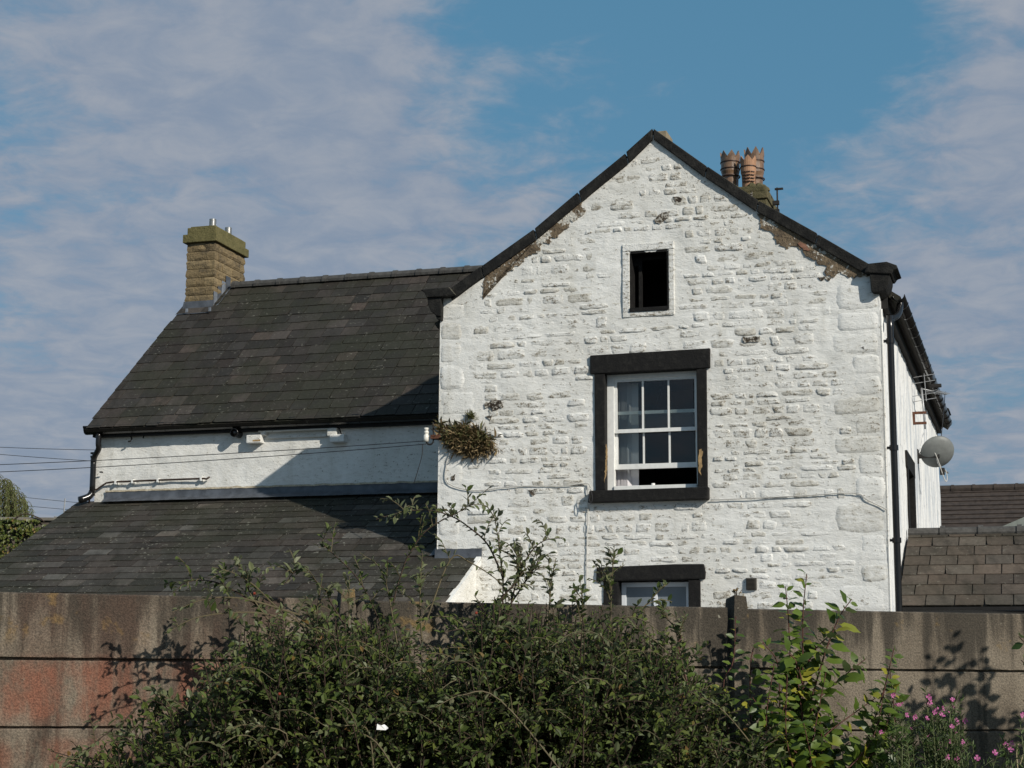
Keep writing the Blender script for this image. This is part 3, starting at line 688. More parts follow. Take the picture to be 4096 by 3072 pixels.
slab([(WL_-.07, RV+.001, RZ-.02), (-.3, RV+.001, RZ-.02), (-.3, 2*RV-EV0, EZ0-.02), (WL_-.07, 2*RV-EV0, EZ0-.02)], .05, 'rear_wing_roof', M_SLATE_W, house)

def slate_mesh(k):
    r2 = random.Random(100+k); n = 5; mb = MB(); t = .0075
    bot = [(-.5+i/n, r2.uniform(-.012, .012)) for i in range(n+1)]
    if k == 3: bot[0] = (-.46, .05)
    if k == 5: bot[-1] = (.43, .0); bot.append((.5, .12))
    poly = bot+[(.5+r2.uniform(-.004, .004), .6), (.5, 1.0), (-.5, 1.0), (-.5+r2.uniform(-.004, .004), .6)]
    mb.prism(poly, 0, t, lambda a, b, d: (a, b, d))
    me = mb.mesh('slate'); bm = bmesh.new(); bm.from_mesh(me); bmesh.ops.recalc_face_normals(bm, faces=bm.faces); bm.to_mesh(me); bm.free()
    return me
SLATES = [slate_mesh(k) for k in range(7)]
def lay_slates(roof, mat, org, slope_ang, ulen, rows, expo, wrange, vis, flip_v=1, widths_fn=None, overhang=.0):
    """org: eave line start (local coords); slope rises along +v"""
    meshes = []
    for me in SLATES:
        m2 = me.copy(); m2.materials.clear(); m2.materials.append(mat); meshes.append(m2)
    q = Matrix.Rotation(slope_ang, 3, 'X'); items = []
    for r in range(rows):
        u = -rnd.uniform(0, .15) if r % 2 else -rnd.uniform(.1, .22); wdt0 = rnd.uniform(*wrange)
        while u < ulen:
            wd = wdt0*rnd.uniform(.93, 1.07) if rnd.random() < .75 else rnd.uniform(*wrange)
            u0, u1 = max(u, 0), min(u+wd, ulen)
            if u1-u0 > .05:
                p = Vector(org)+q @ Vector((0, r*expo-overhang, 0))
                items.append((p.x+(u0+u1)/2, p.y, p.z, u1-u0, r))
            u += wd
    items = [it for it in items if vis(it)]
    items.sort(key=lambda it: np.linalg.norm(HW(it[:3])-CAM))
    big = items[:300]; small = items[300:]; tilt = math.asin(.0085/expo)
    def mtx(it):
        x, y, zz, wd, r = it
        rot = Matrix.Rotation(slope_ang-tilt*1.0+jit(.004), 4, 'X') @ Matrix.Rotation(jit(.006), 4, 'Z') @ Matrix.Rotation(jit(.006), 4, 'Y')
        return Matrix.Translation(Vector((x, y, zz))+q @ Vector((0, jit(.008), .010+rnd.uniform(0, .004)))) @ rot @ Matrix.Diagonal((wd-.009, expo*1.12, 1, 1))
    for it in big:
        o = link('slate', rnd.choice(meshes), None, roof); o.matrix_local = mtx(it)
    if small:
        mb = MB()
        for it in small:
            M = mtx(it); me = rnd.choice(SLATES); mb.add([M @ v.co for v in me.vertices], [tuple(p.vertices) for p in me.polygons])
        o = mb.build('far_slates', mat, roof, fix=False); o['kind'] = 'stuff'
lay_slates(wroof, M_SLATE_W, (WL_-.075, EV0, EZ0-.012), math.atan(SL), 8.765-2.6, 16, .264, (.21, .33), lambda it: it[0] < -3.0-.30*(it[1]-2))
for k in range(15):                                          # ridge tiles
    u = -8.05+k*.402
    if u > -3.1: break
    mb = MB(); pr = []
    for q in range(9):
        an = math.radians(-20+q*27.5); pr.append((math.cos(an)*.115, math.sin(an)*.085))
    mb.prism([(RV+x, RZ-.02+zz) for x, zz in pr], u, u+.398, lambda a, b, d: (d, a, b)); mb.prism([(RV+x*1.13, RZ-.02+zz*1.15) for x, zz in pr], u-.03, u+.035, lambda a, b, d: (d, a, b))
    mb.build('ridge_tile', M_RIDGE, wroof)
# eaves: fascia, ogee gutter, downpipe
MB().box(WL_-.02, WR_-.02, D-.10, D+.02, 5.21, EZ0+.12).build('wing_fascia', M_SOFFIT, house)
gm = MB(); pr = [(-.03, .075), (-.135, .075), (-.14, .05), (-.125, .03), (-.115, 0.0), (-.095, -.03), (-.06, -.045), (-.02, -.045), (-.02, -.03), (-.06, -.03), (-.10, .02), (-.12, .06), (-.03, .06)]
pr = [(-.02, .07), (-.135, .07), (-.14, .052), (-.125, .032), (-.118, .005), (-.10, -.028), (-.062, -.048), (-.02, -.048)]
gm.prism([(D-.08+a, EZ0-.035+b) for a, b in pr], WL_-.12, WR_-.03, lambda a, b, d: (d, a, b)); wg = gm.build('wing_gutter', M_GUTTER, house)
for u in (-7.6, -5.55, -4.6): 
    mb = MB(); mb.prism([(D-.08+a*1.04-.001, EZ0-.035+b*1.05) for a, b in pr], u, u+.10, lambda a, b, d: (d, a, b)); mb.build('gutter_joint', M_GUTTER, wg)
du = -8.70
pts = [(du+.12, D-.15, EZ0-.07), (du+.12, D-.15, EZ0-.22), (du+.115, D-.13, EZ0-.30), (du+.02, D-.07, EZ0-.40), (du, D-.06, EZ0-.50), (du, D-.06, 4.9), (du+.005, D-.06, 4.36)]
wd_ = MB().tube(path(pts, 4), .042, 12).build('wing_downpipe', M_GUTTER, house, True)
for zz in (5.0-.02, 4.93): MB().lathe([(.042, -.012), (.05, -.012), (.05, .012), (.042, .012)], (du, D-.06, zz), 12).build('pipe_clip', M_GUTTER, wd_)
MB().tube(path([(du, D-.06, 4.40), (du-.03, D-.10, 4.34), (du-.12, D-.2, 4.285)], 3), .05, 10).build('shoe', M_GUTTER, wd_, True)
# waste pipe with clips
pp = [onv(x, y, D-.05) for x, y in [(838, 1908), (826, 1916), (815, 1914), (620, 1921), (450, 1928), (425, 1932), (395, 1952), (386, 1959), (362, 1960), (358, 1964), (357, 2012)]]
ow = MB().tube(pp, .014, 8).build('waste_pipe', M_COPPER, house, True)
for x, y in ((463, 1929), (530, 1925), (632, 1921), (805, 1915)):
    p = onv(x, y, D-.05); MB().box(p.x-.014, p.x+.014, D-.068, D+.01, p.z-.03, p.z+.03).build('pipe_clip', M_WHITE, ow)
# boiler flue
p = onv(945, 1733, D-.1); fl = MB(); fl.lathe([(.05, 0), (.062, 0), (.062, .05), (.056, .05), (.056, .19), (.045, .19), (.045, .02), (.001, .02)], (p.x, D-.18, p.z), 18, axis=(0, 1, 0)); fl.build('boiler_flue', M_GUTTER, house, True)
# painted lintel moulding with corbels
mb = MB(); a, b = onv(1035, 1720, D-.06), onv(1315, 1714, D-.06); mb.box(a.x, b.x, D-.085, D+.02, a.z-.035, a.z+.05); hm = mb.build('hood_moulding', M_MORTAR, house, bevel=.01)
for (x0, y0, x1, y1, vv) in ((985, 1740, 1042, 1770, .12), (1042, 1722, 1062, 1740, .08), (1308, 1712, 1345, 1742, .10), (1318, 1738, 1375, 1766, .13)):
    a, b = onv(x0, y0, D-vv), onv(x1, y1, D-vv); mb = MB(); mb.box(a.x, b.x, D-vv, D+.02, b.z, a.z); mb.build('corbel', M_MORTAR, hm, bevel=.012)
mb = MB(); a, b = onv(1070, 1752, D), onv(1308, 1742, D); mb.box(a.x, b.x, D-.03, D+.02, b.z-.02, b.z+.02); mb.build('ledge', M_MORTAR, hm, bevel=.008)
a = onv(1022, 1765, D-.13); MB().box(a.x-.05, a.x+.07, D-.1215, D-.10, a.z+.0, a.z+.025).build('peeled_paint', M_PEEL, hm)
# iron hooks
for pth in ([(1352, 1700), (1360, 1722), (1366, 1740), (1374, 1748)], [(512, 1735), (524, 1745), (527, 1756), (521, 1765), (512, 1766)], [(572, 1738), (574, 1746), (573, 1752)], [(412, 1890), (405, 1888), (398, 1889)]):
    MB().tube([onv(x, y, D-.06-.01*i) for i, (x, y) in enumerate(pth)], .011, 6).build('iron_hook', M_IRON, house, True)
# lead flashing above the lean-to
LT = 4.30
def lead_strip(u0, u1, z0, z1, v, name, parent, mat=M_LEAD, n=60):
    mb = MB()
    for i in range(n+1):
        u = lerp(u0, u1, i/n)
        mb.v += [(u, v-.006+.006*nz3(u, 0, 0, 5), z1+.012*nz3(u, 1, 0, 8)), (u, v-.010+.008*nz3(u, 4, 2, 6), lerp(z1, z0, .6)), (u, v-.035+.006*nz3(u, 2, 0, 5), z0+.02), (u, v-.12, z0-.03+.006*nz3(u, 2, 3, 7))]
    for i in range(n):
        for k in range(3): mb.f.append((i*4+k, i*4+k+1, i*4+4+k+1, i*4+4+k))
    return mb.build(name, mat, parent, True, fix=False)
lead_strip(-8.50, ULEFT-.005, LT-.01, 4.415, D-.02, 'lead_flashing', house)
mb = MB()
for i in range(120):
    u = lerp(-8.5, ULEFT-.02, i/119); zz = 4.425+.014*nz3(u, 3, 3, 6)
    mb.v += [(u, D-.026, zz+.012+.012*nz3(u, 0, 0, 14)), (u, D-.034, zz-.014)]
for i in range(119): mb.f.append((2*i, 2*i+1, 2*i+3, 2*i+2))
mb.build('mortar_fillet', simple('bare_mortar', (.40, .35, .26), .95, .3, 25, .6), house, True, fix=False)

# ---- lean-to
LS = .5136; LU0, LU1 = -8.97, -2.14; LV1 = -2.1
def lz(v): return 4.274-(2-v)*LS-.012
slab([(LU0, LV1, lz(LV1)), (LU1, LV1, lz(LV1)), (LU1, -.003, lz(0)), (LU0, -.003, lz(0))], .05, 'lean_to_roof', M_SLATE_L, house)
lroof = [o for o in house.children if o.name.startswith('lean_to_roof')][0]
slab([(LU0, -.0031, lz(0)), (ULEFT-.002, -.0031, lz(0)), (ULEFT-.002, D, lz(D)), (LU0, D, lz(D))], .05, 'lean_to_upper_roof', M_SLATE_L, house)
LA = math.atan(LS)
lay_slates(lroof, M_SLATE_L, (LU0, -1.42, lz(-1.42)), LA, LU1-LU0, 19, .203, (.26, .42), lambda it: (it[0]+it[3]/2 < ULEFT-.0 or it[1] < -.18) and it[1] < 1.93)
mb = MB(); mb.box(LU0+.10, LU1-.03, LV1+.12, LV1+.4, YZ, lz(LV1)-.02); mb.build('lean_to_front_wall', M_MORTAR, house)
mb = MB(); mb.prism([(LV1+.401, YZ), (-.004, YZ), (-.004, lz(0)-.055), (LV1+.401, lz(LV1+.4)-.055)], LU1-.3, LU1-.03, lambda a, b, d: (d, a, b)); mb.build('lean_to_end_wall', M_MORTAR, house)
mb = MB(); mb.prism([(LV1+.401, YZ), (D, YZ), (D, lz(D)-.055), (LV1+.401, lz(LV1+.4)-.055)], LU0+.1, LU0+.35, lambda a, b, d: (d, a, b)); mb.build('lean_to_end_wall', M_MORTAR, house)
# white verge fillet on the right end, as in the photograph
mb = MB(); mb.prism([(LV1+.1, lz(LV1+.1)-.10), (-.02, lz(0)-.10), (-.02, lz(0)+.0), (LV1+.1, lz(LV1+.1)+.0)], LU1-.029, LU1+.035, lambda a, b, d: (d, a, b)); mb.build('verge_render', M_MORTAR, house)
lead_strip(ULEFT-.02, LU1+.04, lz(0)-.06, lz(0)+.10, -.012, 'lead_flashing', house, n=14)
lm = MB()
for i in range(13):
    v = lerp(0, D, i/12); lm.v += [(ULEFT-.006, v, lz(v)+.13), (ULEFT-.03, v, lz(v)+.03), (ULEFT-.10, v, lz(v)+.022)]
for i in range(12):
    for k in range(2): lm.f.append((i*3+k, i*3+k+1, i*3+3+k+1, i*3+3+k))
lm.build('lead_flashing', M_LEAD, house, fix=False)

# ---- chimney on the wing
CU0, CU1, CV0, CV1 = -8.70, -8.20, 4.53, 5.62
wc = MB(); wc.box(CU0+.03, CU1-.03, CV0+.03, CV1-.03, 7.4, 8.80)
chim = wc.build('wing_chimney', M_CHIM, house)
def rock(u0, u1, v0, v1, z0, z1, parent, faces, mat=M_CHIM, amp=.022):
    mb = MB(); g_ = .004
    mb.box(u0+g_, u1-g_, v0+g_, v1-g_, z0+g_, z1-g_); me = mb.mesh('stone_block'); bm = bmesh.new(); bm.from_mesh(me); bmesh.ops.recalc_face_normals(bm, faces=bm.faces)
    bmesh.ops.subdivide_edges(bm, edges=bm.edges[:], cuts=3, use_grid_fill=True)
    ctr = Vector(((u0+u1)/2, (v0+v1)/2, (z0+z1)/2)); sd_ = rnd.random()*50
    for vv in bm.verts:
        e = min(abs(vv.co.z-z0-g_), abs(vv.co.z-z1+g_))
        k = 1 if e > .005 else .0
        nn = noise.noise(Vector((vv.co.x*9+sd_, vv.co.y*9, vv.co.z*13)))
        for ax, lo, hi in ((0, u0+g_, u1-g_), (1, v0+g_, v1-g_)):
            if abs(vv.co[ax]-lo) < .001: vv.co[ax] -= k*(amp*.5+amp*nn)
            if abs(vv.co[ax]-hi) < .001: vv.co[ax] += k*(amp*.5+amp*nn)
    bm.to_mesh(me); bm.free(); return link('stone_block', me, mat, parent)
ch = .146
for r in range(9):
    z0 = 8.775-(r+1)*ch; z1 = z0+ch
    if z1 < 7.62: break
    cuts = [CU0, CU0+.17, CU0+.34, CU1] if r % 4 in (0,) else ([CU0, CU1] if r % 2 else [CU0, CU0+.33, CU1])
    for a, b in zip(cuts[:-1], cuts[1:]): rock(a, b, CV0, CV0+.14, z0, z1, chim, 0)
    vc = [CV0+.141, CV0+.45, CV0+.80, CV1] if r % 2 else [CV0+.141, CV0+.30, CV0+.66, CV1]
    for a, b in zip(vc[:-1], vc[1:]): rock(CU1-.14, CU1, a, b, z0, z1, chim, 0)
    rock(CU0, CU0+.14, CV0+.142, CV1, z0, z1, chim, 0)
MB().box(CU0-.06, CU1+.05, CV0-.06, CV1+.06, 8.776, 8.915).build('cap_stone', M_CAP, chim, bevel=.012)
MB().box(CU0-.01, CU1+.01, CV0-.005, CV1+.01, 8.916, 9.04).build('cap_stone', M_CAP, chim, bevel=.014)
MB().box(CU0+.03, CU1-.03, CV0+.03, CV1-.03, 9.041, 9.065).build('flaunching', M_CAP, chim, bevel=.01)
for (u, v) in ((-8.37, 4.75), (-8.36, 5.30)):
    mb = MB(); prf = [(.001, .19), (.062, .19), (.067, .18)]
    for k in range(6): zz = .175-k*.022; prf += [(.067, zz), (.060, zz-.004), (.060, zz-.012), (.067, zz-.016)]
    prf += [(.066, .03), (.066, -.02)]; prf = [(r_*.88, z_*.85) for r_, z_ in prf]; mb.lathe(prf, (u, v, 9.06), 18); mb.build('flue_terminal', M_ALU, chim, True)
# lead apron and soakers
mb = MB(); mb.add([(CU0-.02, CV0-.012, 7.80), (CU1+.012, CV0-.012, 7.80), (CU1+.02, CV0-.05, 7.63), (CU0-.03, CV0-.05, 7.63), (CU1+.03, CV0-.22, 7.545), (CU0-.06, CV0-.22, 7.545)], [(0, 1, 2, 3), (3, 2, 4, 5)]); mb.build('lead_apron', M_LEAD, chim, fix=False)
for k in range(4):
    v0 = CV0+k*.135; zt_ = RZ-(RV-v0)*SL; mb = MB(); zz = zt_+.17
    mb.add([(CU1+.013+.002*k, v0-.01, zt_-.02), (CU1+.013+.002*k, v0+.16, zt_+.10), (CU1+.013+.002*k, v0+.16, zz+.07), (CU1+.013+.002*k, v0-.01, zz+.07), (CU1+.10, v0-.01, zt_+.012), (CU1+.10, v0+.16, zt_+.012+.16*SL)], [(0, 1, 2, 3), (0, 4, 5, 1)]); mb.build('lead_soaker', M_LEAD if k % 2 else M_LEAD_PALE, chim, fix=False)
for x, y in ((748, 1242), (840, 1237)):
    p = onv(x, y, 4.3); MB().box(p.x-.02, p.x+.02, 4.285, 4.30, p.z-.035, p.z+.03).build('lead_clip', M_LEAD_PALE, chim)

# ---- rear chimney on the main ridge with crown pots
RCV = 7.6
a = onv(2930, 735, RCV); b = onv(3066, 742, RCV)
rc = MB(); ru0, ru1, rz1 = a.x-.12, b.x, b.z+.02
rc.box(ru0, ru1, RCV, RCV+1.1, 7.6, rz1-.24); rear = rc.build('rear_chimney', M_REARSTACK, house, bevel=.02)
MB().box(ru0-.02, lerp(ru0, ru1, .52), RCV-.03, RCV+1.13, rz1-.239, rz1-.12).build('cap_stone', M_REARSTACK, rear, bevel=.015)
MB().box(lerp(ru0, ru1, .53), ru1+.02, RCV-.03, RCV+1.13, rz1-.239, rz1-.12).build('cap_stone', M_REARSTACK, rear, bevel=.015)
MB().box(ru0, ru1-.01, RCV, RCV+1.1, rz1-.119, rz1).build('cap_stone', M_REARSTACK, rear, bevel=.03)
fl = MB()
for k in range(26):
    p = (lerp(ru0+.05, ru1-.06, rnd.random()), lerp(RCV+.05, RCV+.9, rnd.random()), rz1); fl.lathe([(.10, -.03), (.085, .02), (.04, .05+jit(.02)), (.001, .055)], p, 7)
fl.build('flaunching', M_REARSTACK, rear)
def pot(cx, ytop, ybot, x0, x1, v, mat, nspk, slots):
    top = onv((x0+x1)/2, ytop, v); r = (onv(x1, ytop, v).x-onv(x0, ytop, v).x)/2; zb = rz1-.03; c = Vector((top.x, v, 0)); H_ = top.z-zb
    seg = nspk*4; mb = MB(); sp = .17*H_*1.1
    prof = [(r*.80, zb), (r*.84, zb+H_*.35), (r*.88, zb+H_*.45), (r*.97, zb+H_*.52), (r*.97, zb+H_*.70), (r*1.0, zb+H_*.83)]
    for (rr, zz) in prof:
        for k in range(seg): an = 2*math.pi*(k+.5)/seg; mb.v.append((c.x+rr*math.cos(an), v+rr*math.sin(an), zz))
    for k in range(seg):
        an = 2*math.pi*(k+.5)/seg; tri = 1-abs(((k % 4)-1.5)/1.5)*.0-(abs((k % 4)-2))/2.0
        mb.v.append((c.x+r*1.04*math.cos(an), v+r*1.04*math.sin(an), zb+H_*.85+(H_*.15)*max(.02, tri)))
    n = len(prof)+1
    for i in range(n-1):
        for k in range(seg): mb.f.append((i*seg+k, i*seg+(k+1) % seg, (i+1)*seg+(k+1) % seg, (i+1)*seg+k))
    k0 = len(mb.v)                                            # inner shell
    for i in range(n):
        for k in range(seg):
            x, y, zz = mb.v[i*seg+k]; mb.v.append((c.x+(x-c.x)*.86, v+(y-v)*.86, zz-.004))
    for i in range(n-1):
        for k in range(seg): mb.f.append((k0+i*seg+k, k0+(i+1)*seg+k, k0+(i+1)*seg+(k+1) % seg, k0+i*seg+(k+1) % seg))
    for k in range(seg): i = n-1; mb.f.append((i*seg+k, i*seg+(k+1) % seg, k0+i*seg+(k+1) % seg, k0+i*seg+k))
    po = mb.build('chimney_pot', mat, rear, fix=False)
    for fz in ((.40, .58, .74) if not slots else (.68,)):
        MB().lathe([(r*.96, -.012), (r*1.045, -.008), (r*1.045, .008), (r*.96, .012)], (c.x, v, zb+H_*fz), 28).build('pot_band', M_POTBAND, po, True)
    if slots:
        for rr in range(4):
            for k in (-1, 0, 1):
                an = -math.pi/2+k*.62+.15; p = Vector((c.x+r*.975*math.cos(an), v+r*.975*math.sin(an), zb+H_*(.22+.095*rr))); dx = Vector((-math.sin(an), math.cos(an), 0)); dn = Vector((math.cos(an), math.sin(an), 0))
                q = MB(); hw = r*.24; q.add([p+dx*sx*hw+Vector((0, 0, sz*.007))+dn*sn for sn in (-.02, .006) for sx, sz in ((-1, -1), (1, -1), (1, 1), (-1, 1))], [(0, 3, 2, 1), (4, 5, 6, 7), (0, 1, 5, 4), (1, 2, 6, 5), (2, 3, 7, 6), (3, 0, 4, 7)]); q.build('vent_slot', M_POTBAND, po)
    return po
pot(0, 609, 716, 2882, 2958, RCV+.30, M_POT, 7, False)
pot(0, 627, 708, 2961, 3024, RCV+.17, M_POT2, 6, True)
pot(0, 596, 715, 2977, 3055, RCV+.78, M_POT, 7, False)
# bracket on the rear chimney's side
p = onu(3105, 815, ru1+.08); br = MB(); br.tube([(ru1+.10, p.y, p.z-.28), (ru1+.10, p.y, p.z+.28)], .014, 8); br.box(ru1-.005, ru1+.13, p.y-.03, p.y+.03, p.z-.18, p.z-.10); br.box(ru1-.005, ru1+.13, p.y-.03, p.y+.03, p.z-.02, p.z+.05); br.box(ru1+.06, ru1+.20, p.y-.02, p.y+.02, p.z+.24, p.z+.27); br.build('chimney_bracket', M_IRON, rear)

# ================================================================== small things on the house
def H2W(p): return Vector(HW(p))
# insulator on iron bracket
ib = empty('insulator', tuple(HW((-2.86, -.02, 5.0))), -YAW_HOUSE); tag(ib, 'white ceramic insulator on rusty bracket at the gable corner', 'insulator')
def rel(p, o=(-2.86, -.02, 5.0)): return tuple(Vector(p)-Vector(o))
pi_ = onv(1705, 1740, -.05); pj = onv(1734, 1748, -.05); pk = onv(1733, 1690, -.05)
mb = MB(); mb.lathe([(.001, .09), (.028, .09), (.034, .075), (.030, .06), (.022, .055), (.033, .04), (.033, .02), (.024, .012), (.036, -.005), (.038, -.05), (.034, -.085), (.001, -.085)], rel(pi_), 16); mb.build('ceramic_body', M_CERAMIC, ib, True)
MB().tube([rel(q) for q in path([pk, pj, onv(1732, 1768, -.05), onv(1722, 1778, -.05), onv(1708, 1773, -.05), onv(1706, 1760, -.05)], 4)], .011, 8).build('swan_neck', M_IRON, ib, True)
mb = MB(); q = rel(pj); mb.box(q[0]-.03, q[0]+.09, q[1]-.03, q[1]+.09, q[2]-.025, q[2]+.025); mb.build('wall_plate', M_RUST, ib)
# overhead wires
def wire(pts, r, label, parent=None, n=10):
    mb = MB().tube(path(pts, n), r, 6); o = mb.build('overhead_wire', M_WIRE, None, True); tag(o, label, 'wire', 'overhead wires'); return o
att = H2W(onv(1704, 1770, -.05))
a0 = far(-260, 1868, 24.0); a1 = far(-260, 1898, 24.0)
def sag(p, q, s, n=8): return [p.lerp(q, k/n)-Vector((0, 0, s*4*(k/n)*(1-k/n))) for k in range(n+1)]
wire(sag(a0, att+Vector((0, 0, .02)), .03), .0048, 'upper of two thin wires crossing the white wing wall to the insulator')
wire(sag(a1, att-Vector((0, 0, .02)), .04), .0048, 'lower of two thin wires crossing the white wing wall to the insulator')
for (p, q, dd, lb) in (((-200, 1779), (480, 1801), 34, 'topmost thin wire meeting the wing behind its downpipe'), ((-200, 1799), (480, 1850), 34, 'second thin wire from the top, slanting behind the wing downpipe'), ((-150, 1962), (420, 2020), 60, 'faint distant wire above the willow and aerial'), ((-150, 1998), (420, 2050), 60, 'faint distant wire crossing the aerial mast low down')):
    wire(sag(far(*p, dd), far(*q, dd), .02), .0055 if dd < 50 else .008, lb)
# painted cables on the gable
def cable(px, label, r=.006, v=-.02, mat=M_CABLE):
    pts = path([onv(x, y, v) for x, y in px], 5); o = MB().tube([H2W(p) for p in pts], r, 6).build('wall_cable', mat, None, True); return tag(o, label, 'cable', 'cables on the gable')
cable([(1748, 1752), (1775, 1748), (1795, 1765), (1802, 1800), (1790, 1840), (1780, 1900), (1795, 1935), (1850, 1955), (1915, 1962), (2000, 1952), (2100, 1944), (2250, 1943), (2345, 1934), (2362, 1950)], 'pale cable looping from the insulator along the gable to the window sill')
cable([(2350, 1940), (2352, 2010), (2350, 2100), (2347, 2250), (2345, 2440)], 'white cable running straight down the gable left of the windows')
cable([(2842, 2000), (3000, 1993), (3200, 1983), (3415, 1972), (3470, 2000), (3548, 2038)], 'white cable running right from the window sill to the downpipe', v=-.025)
cable([(2362, 1958), (2370, 1990), (2364, 2012), (2356, 1995), (2358, 1965)], 'dark cable loop hanging at the left end of the sill', .005, -.14, M_WIRE)
cable([(1690, 1778), (1688, 1820), (1672, 1880), (1655, 1935)], 'thin dark drop wire hanging beside the gable corner', .005, -.05, M_WIRE)

# satellite dish
DM = Vector((URIGHT, 5.7, 5.06)); dish = empty('satellite_dish', tuple(HW(DM)), -YAW_HOUSE); tag(dish, 'grey satellite dish on an arm at the white side wall', 'satellite dish')
dc = onv(3750, 1808, 5.62)-DM; nrm = Vector((.30, -.80, -.50)).normalized()      # back of the dish looks towards us
mb = MB(); prf = [(.001, .075), (.07, .070), (.14, .055), (.20, .030), (.245, 0), (.25, -.012), (.243, -.008), (.20, .020), (.14, .045), (.07, .06), (.001, .065)]
mb.lathe(prf, tuple(dc), 32, axis=tuple(nrm)); mb.build('reflector', M_DISH, dish, True)
mb = MB(); mb.box(-.01, dc.x+.03, -.14, -.08, -.06, .0); mb.box(-.02, .02, -.18, -.04, -.13, .07); mb.build('arm', M_IRON, dish, bevel=.005)
MB().tube([(dc.x-.02, -.11, -.03), (dc.x, -.08, -.12), (dc.x+.04, 0, -.20), (dc.x+.12, .25, -.24)], .014, 8).build('feed_arm', M_GALV, dish, True)
MB().box(dc.x+.02, dc.x+.09, -.06, .02, -.30, -.20).build('clamp', M_IRON, dish, bevel=.005)
MB().tube(path([(.02, -.12, 0), (.10, -.16, .06), (dc.x-.06, -.17, .04), (dc.x, -.13, -.08), (dc.x+.05, -.06, -.26), (dc.x+.10, -.04, -.40), (dc.x+.12, 0, -.34), (dc.x+.10, .02, -.22)], 5), .007, 6).build('feed_cable', M_CABLE, dish, True)
pz = onu(3757, 1650, URIGHT+.3)-DM; pe = dc+Vector((.06, 0, .22))
MB().tube([pe, pe.lerp(Vector((pe.x-.05, 2.5, 1.35)), .5)+Vector((0, 0, -.05)), (pe.x-.05, 2.5, 1.35)], .006, 6).build('down_lead', M_WIRE, dish, True)

# tv aerial on a rusty bracket
AV = 4.9; pA = onu(3660, 1700, URIGHT); AM = Vector((URIGHT, AV, 5.42)); aer = empty('tv_aerial', tuple(HW(AM)), -YAW_HOUSE); tag(aer, 'yagi tv aerial on a leaning mast with rusty wall bracket', 'aerial')
pb_ = onv(3658, 1722, AV)-AM; pt_ = onv(3704, 1722, AV)-AM
mb = MB(); mb.box(-.01, .03, -.03, .03, -.02, .16); mb.box(.03, .19, -.015, .015, -.02, .015); mb.box(.03, .19, -.015, .015, .13, .165); mb.build('bracket', M_RUST, aer)
mt = onv(3686, 1552, AV)-AM; m0 = onv(3700, 1716, AV)-AM
MB().tube([m0, m0.lerp(mt, .5)+Vector((.004, 0, 0)), mt], .014, 8).build('mast', M_GALV, aer, True)
e0 = onv(3690, 1556, AV)-AM; e1 = onv(3786, 1577, AV+.6)-AM; bd = (e1-e0)
MB().tube([e0, e1], .010, 6).build('boom', M_GALV, aer, True)
ev = Vector((.5, .1, .10)).normalized()
for k in range(9):
    c = e0.lerp(e1, .35+k*.08); hl = .085-.003*k; MB().tube([c-ev*hl, c+ev*hl], .004, 5).build('director', M_GALV, aer)
for dz in (-.16, -.08, .10, .19):
    c = e0+Vector((.02, 0, dz)); dd = Vector((.9, .25, .16)).normalized(); MB().tube([c-dd*.17, c+dd*.17], .005, 5).build('reflector_rod', M_GALV, aer)
MB().tube([e0+Vector((.03, -.02, .22)), e0+Vector((.05, -.02, -.18))], .006, 5).build('reflector_frame', M_GALV, aer)
mb = MB(); c = e0.lerp(e1, .38); mb.box(c.x-.02, c.x+.14, c.y-.03, c.y+.03, c.z+.05, c.z+.10); mb.build('dipole_box', M_IRON, aer, bevel=.01)

# ================================================================== OUTBUILDING to the right
ob = empty('outbuilding', tuple(HW((URIGHT+.03, .84, YZ))), -YAW_HOUSE); tag(ob, 'low outbuilding with brown-grey slate roof against the right side wall', 'outbuilding')
OU0 = URIGHT+.03
pr_ = onu(3634, 2128, URIGHT+.03); pe_ = onu(3592, 2420, URIGHT+.03); OSL = (pr_.z-pe_.z)/(pr_.y-pe_.y); OLEN = 5.2
def orel(u, v, z): return (u-OU0, v-.84, z-YZ)
oroof = slab([orel(OU0, pe_.y, pe_.z-.02), orel(OU0+OLEN, pe_.y, pe_.z-.02), orel(OU0+OLEN, pr_.y, pr_.z-.02), orel(OU0, pr_.y, pr_.z-.02)], .05, 'slate_roof', M_SLATE_R, ob)
slab([orel(OU0, pr_.y+.001, pr_.z-.02), orel(OU0+OLEN, pr_.y+.001, pr_.z-.02), orel(OU0+OLEN, 2*pr_.y-pe_.y, pe_.z-.02), orel(OU0, 2*pr_.y-pe_.y, pe_.z-.02)], .05, 'rear_roof', M_SLATE_R, ob)
mb = MB(); mb.box(.02, OLEN-.05, .12, 2*(pr_.y-pe_.y)-.1, 0, pe_.z-YZ-.06); mb.build('wall', M_MORTAR, ob)
OA = math.atan(OSL); oexp = (pr_.y-pe_.y)/math.cos(OA)/7.6
q = Matrix.Rotation(OA, 3, 'X')
om = []
for me in SLATES:
    m2 = me.copy(); m2.materials.clear(); m2.materials.append(M_SLATE_R); om.append(m2)
for r in range(8):
    u = -.16 if r % 2 else -.02; wd = .335
    while u < 4.2:
        u0 = max(0, u); 
        if u+wd-u0 > .05:
            p = Vector(orel(OU0, pe_.y, pe_.z-.008))+q @ Vector((0, r*oexp-.03, .012))
            o = link('slate', rnd.choice(om), None, oroof)
            o.matrix_local = Matrix.Translation((p.x+(u0+u+wd)/2, p.y, p.z)) @ Matrix.Rotation(OA-.032, 4, 'X') @ Matrix.Rotation(jit(.008), 4, 'Z') @ Matrix.Diagonal((u+wd-u0-.012, oexp*1.1 if r < 7 else oexp*.62, 1, 1))
        u += wd
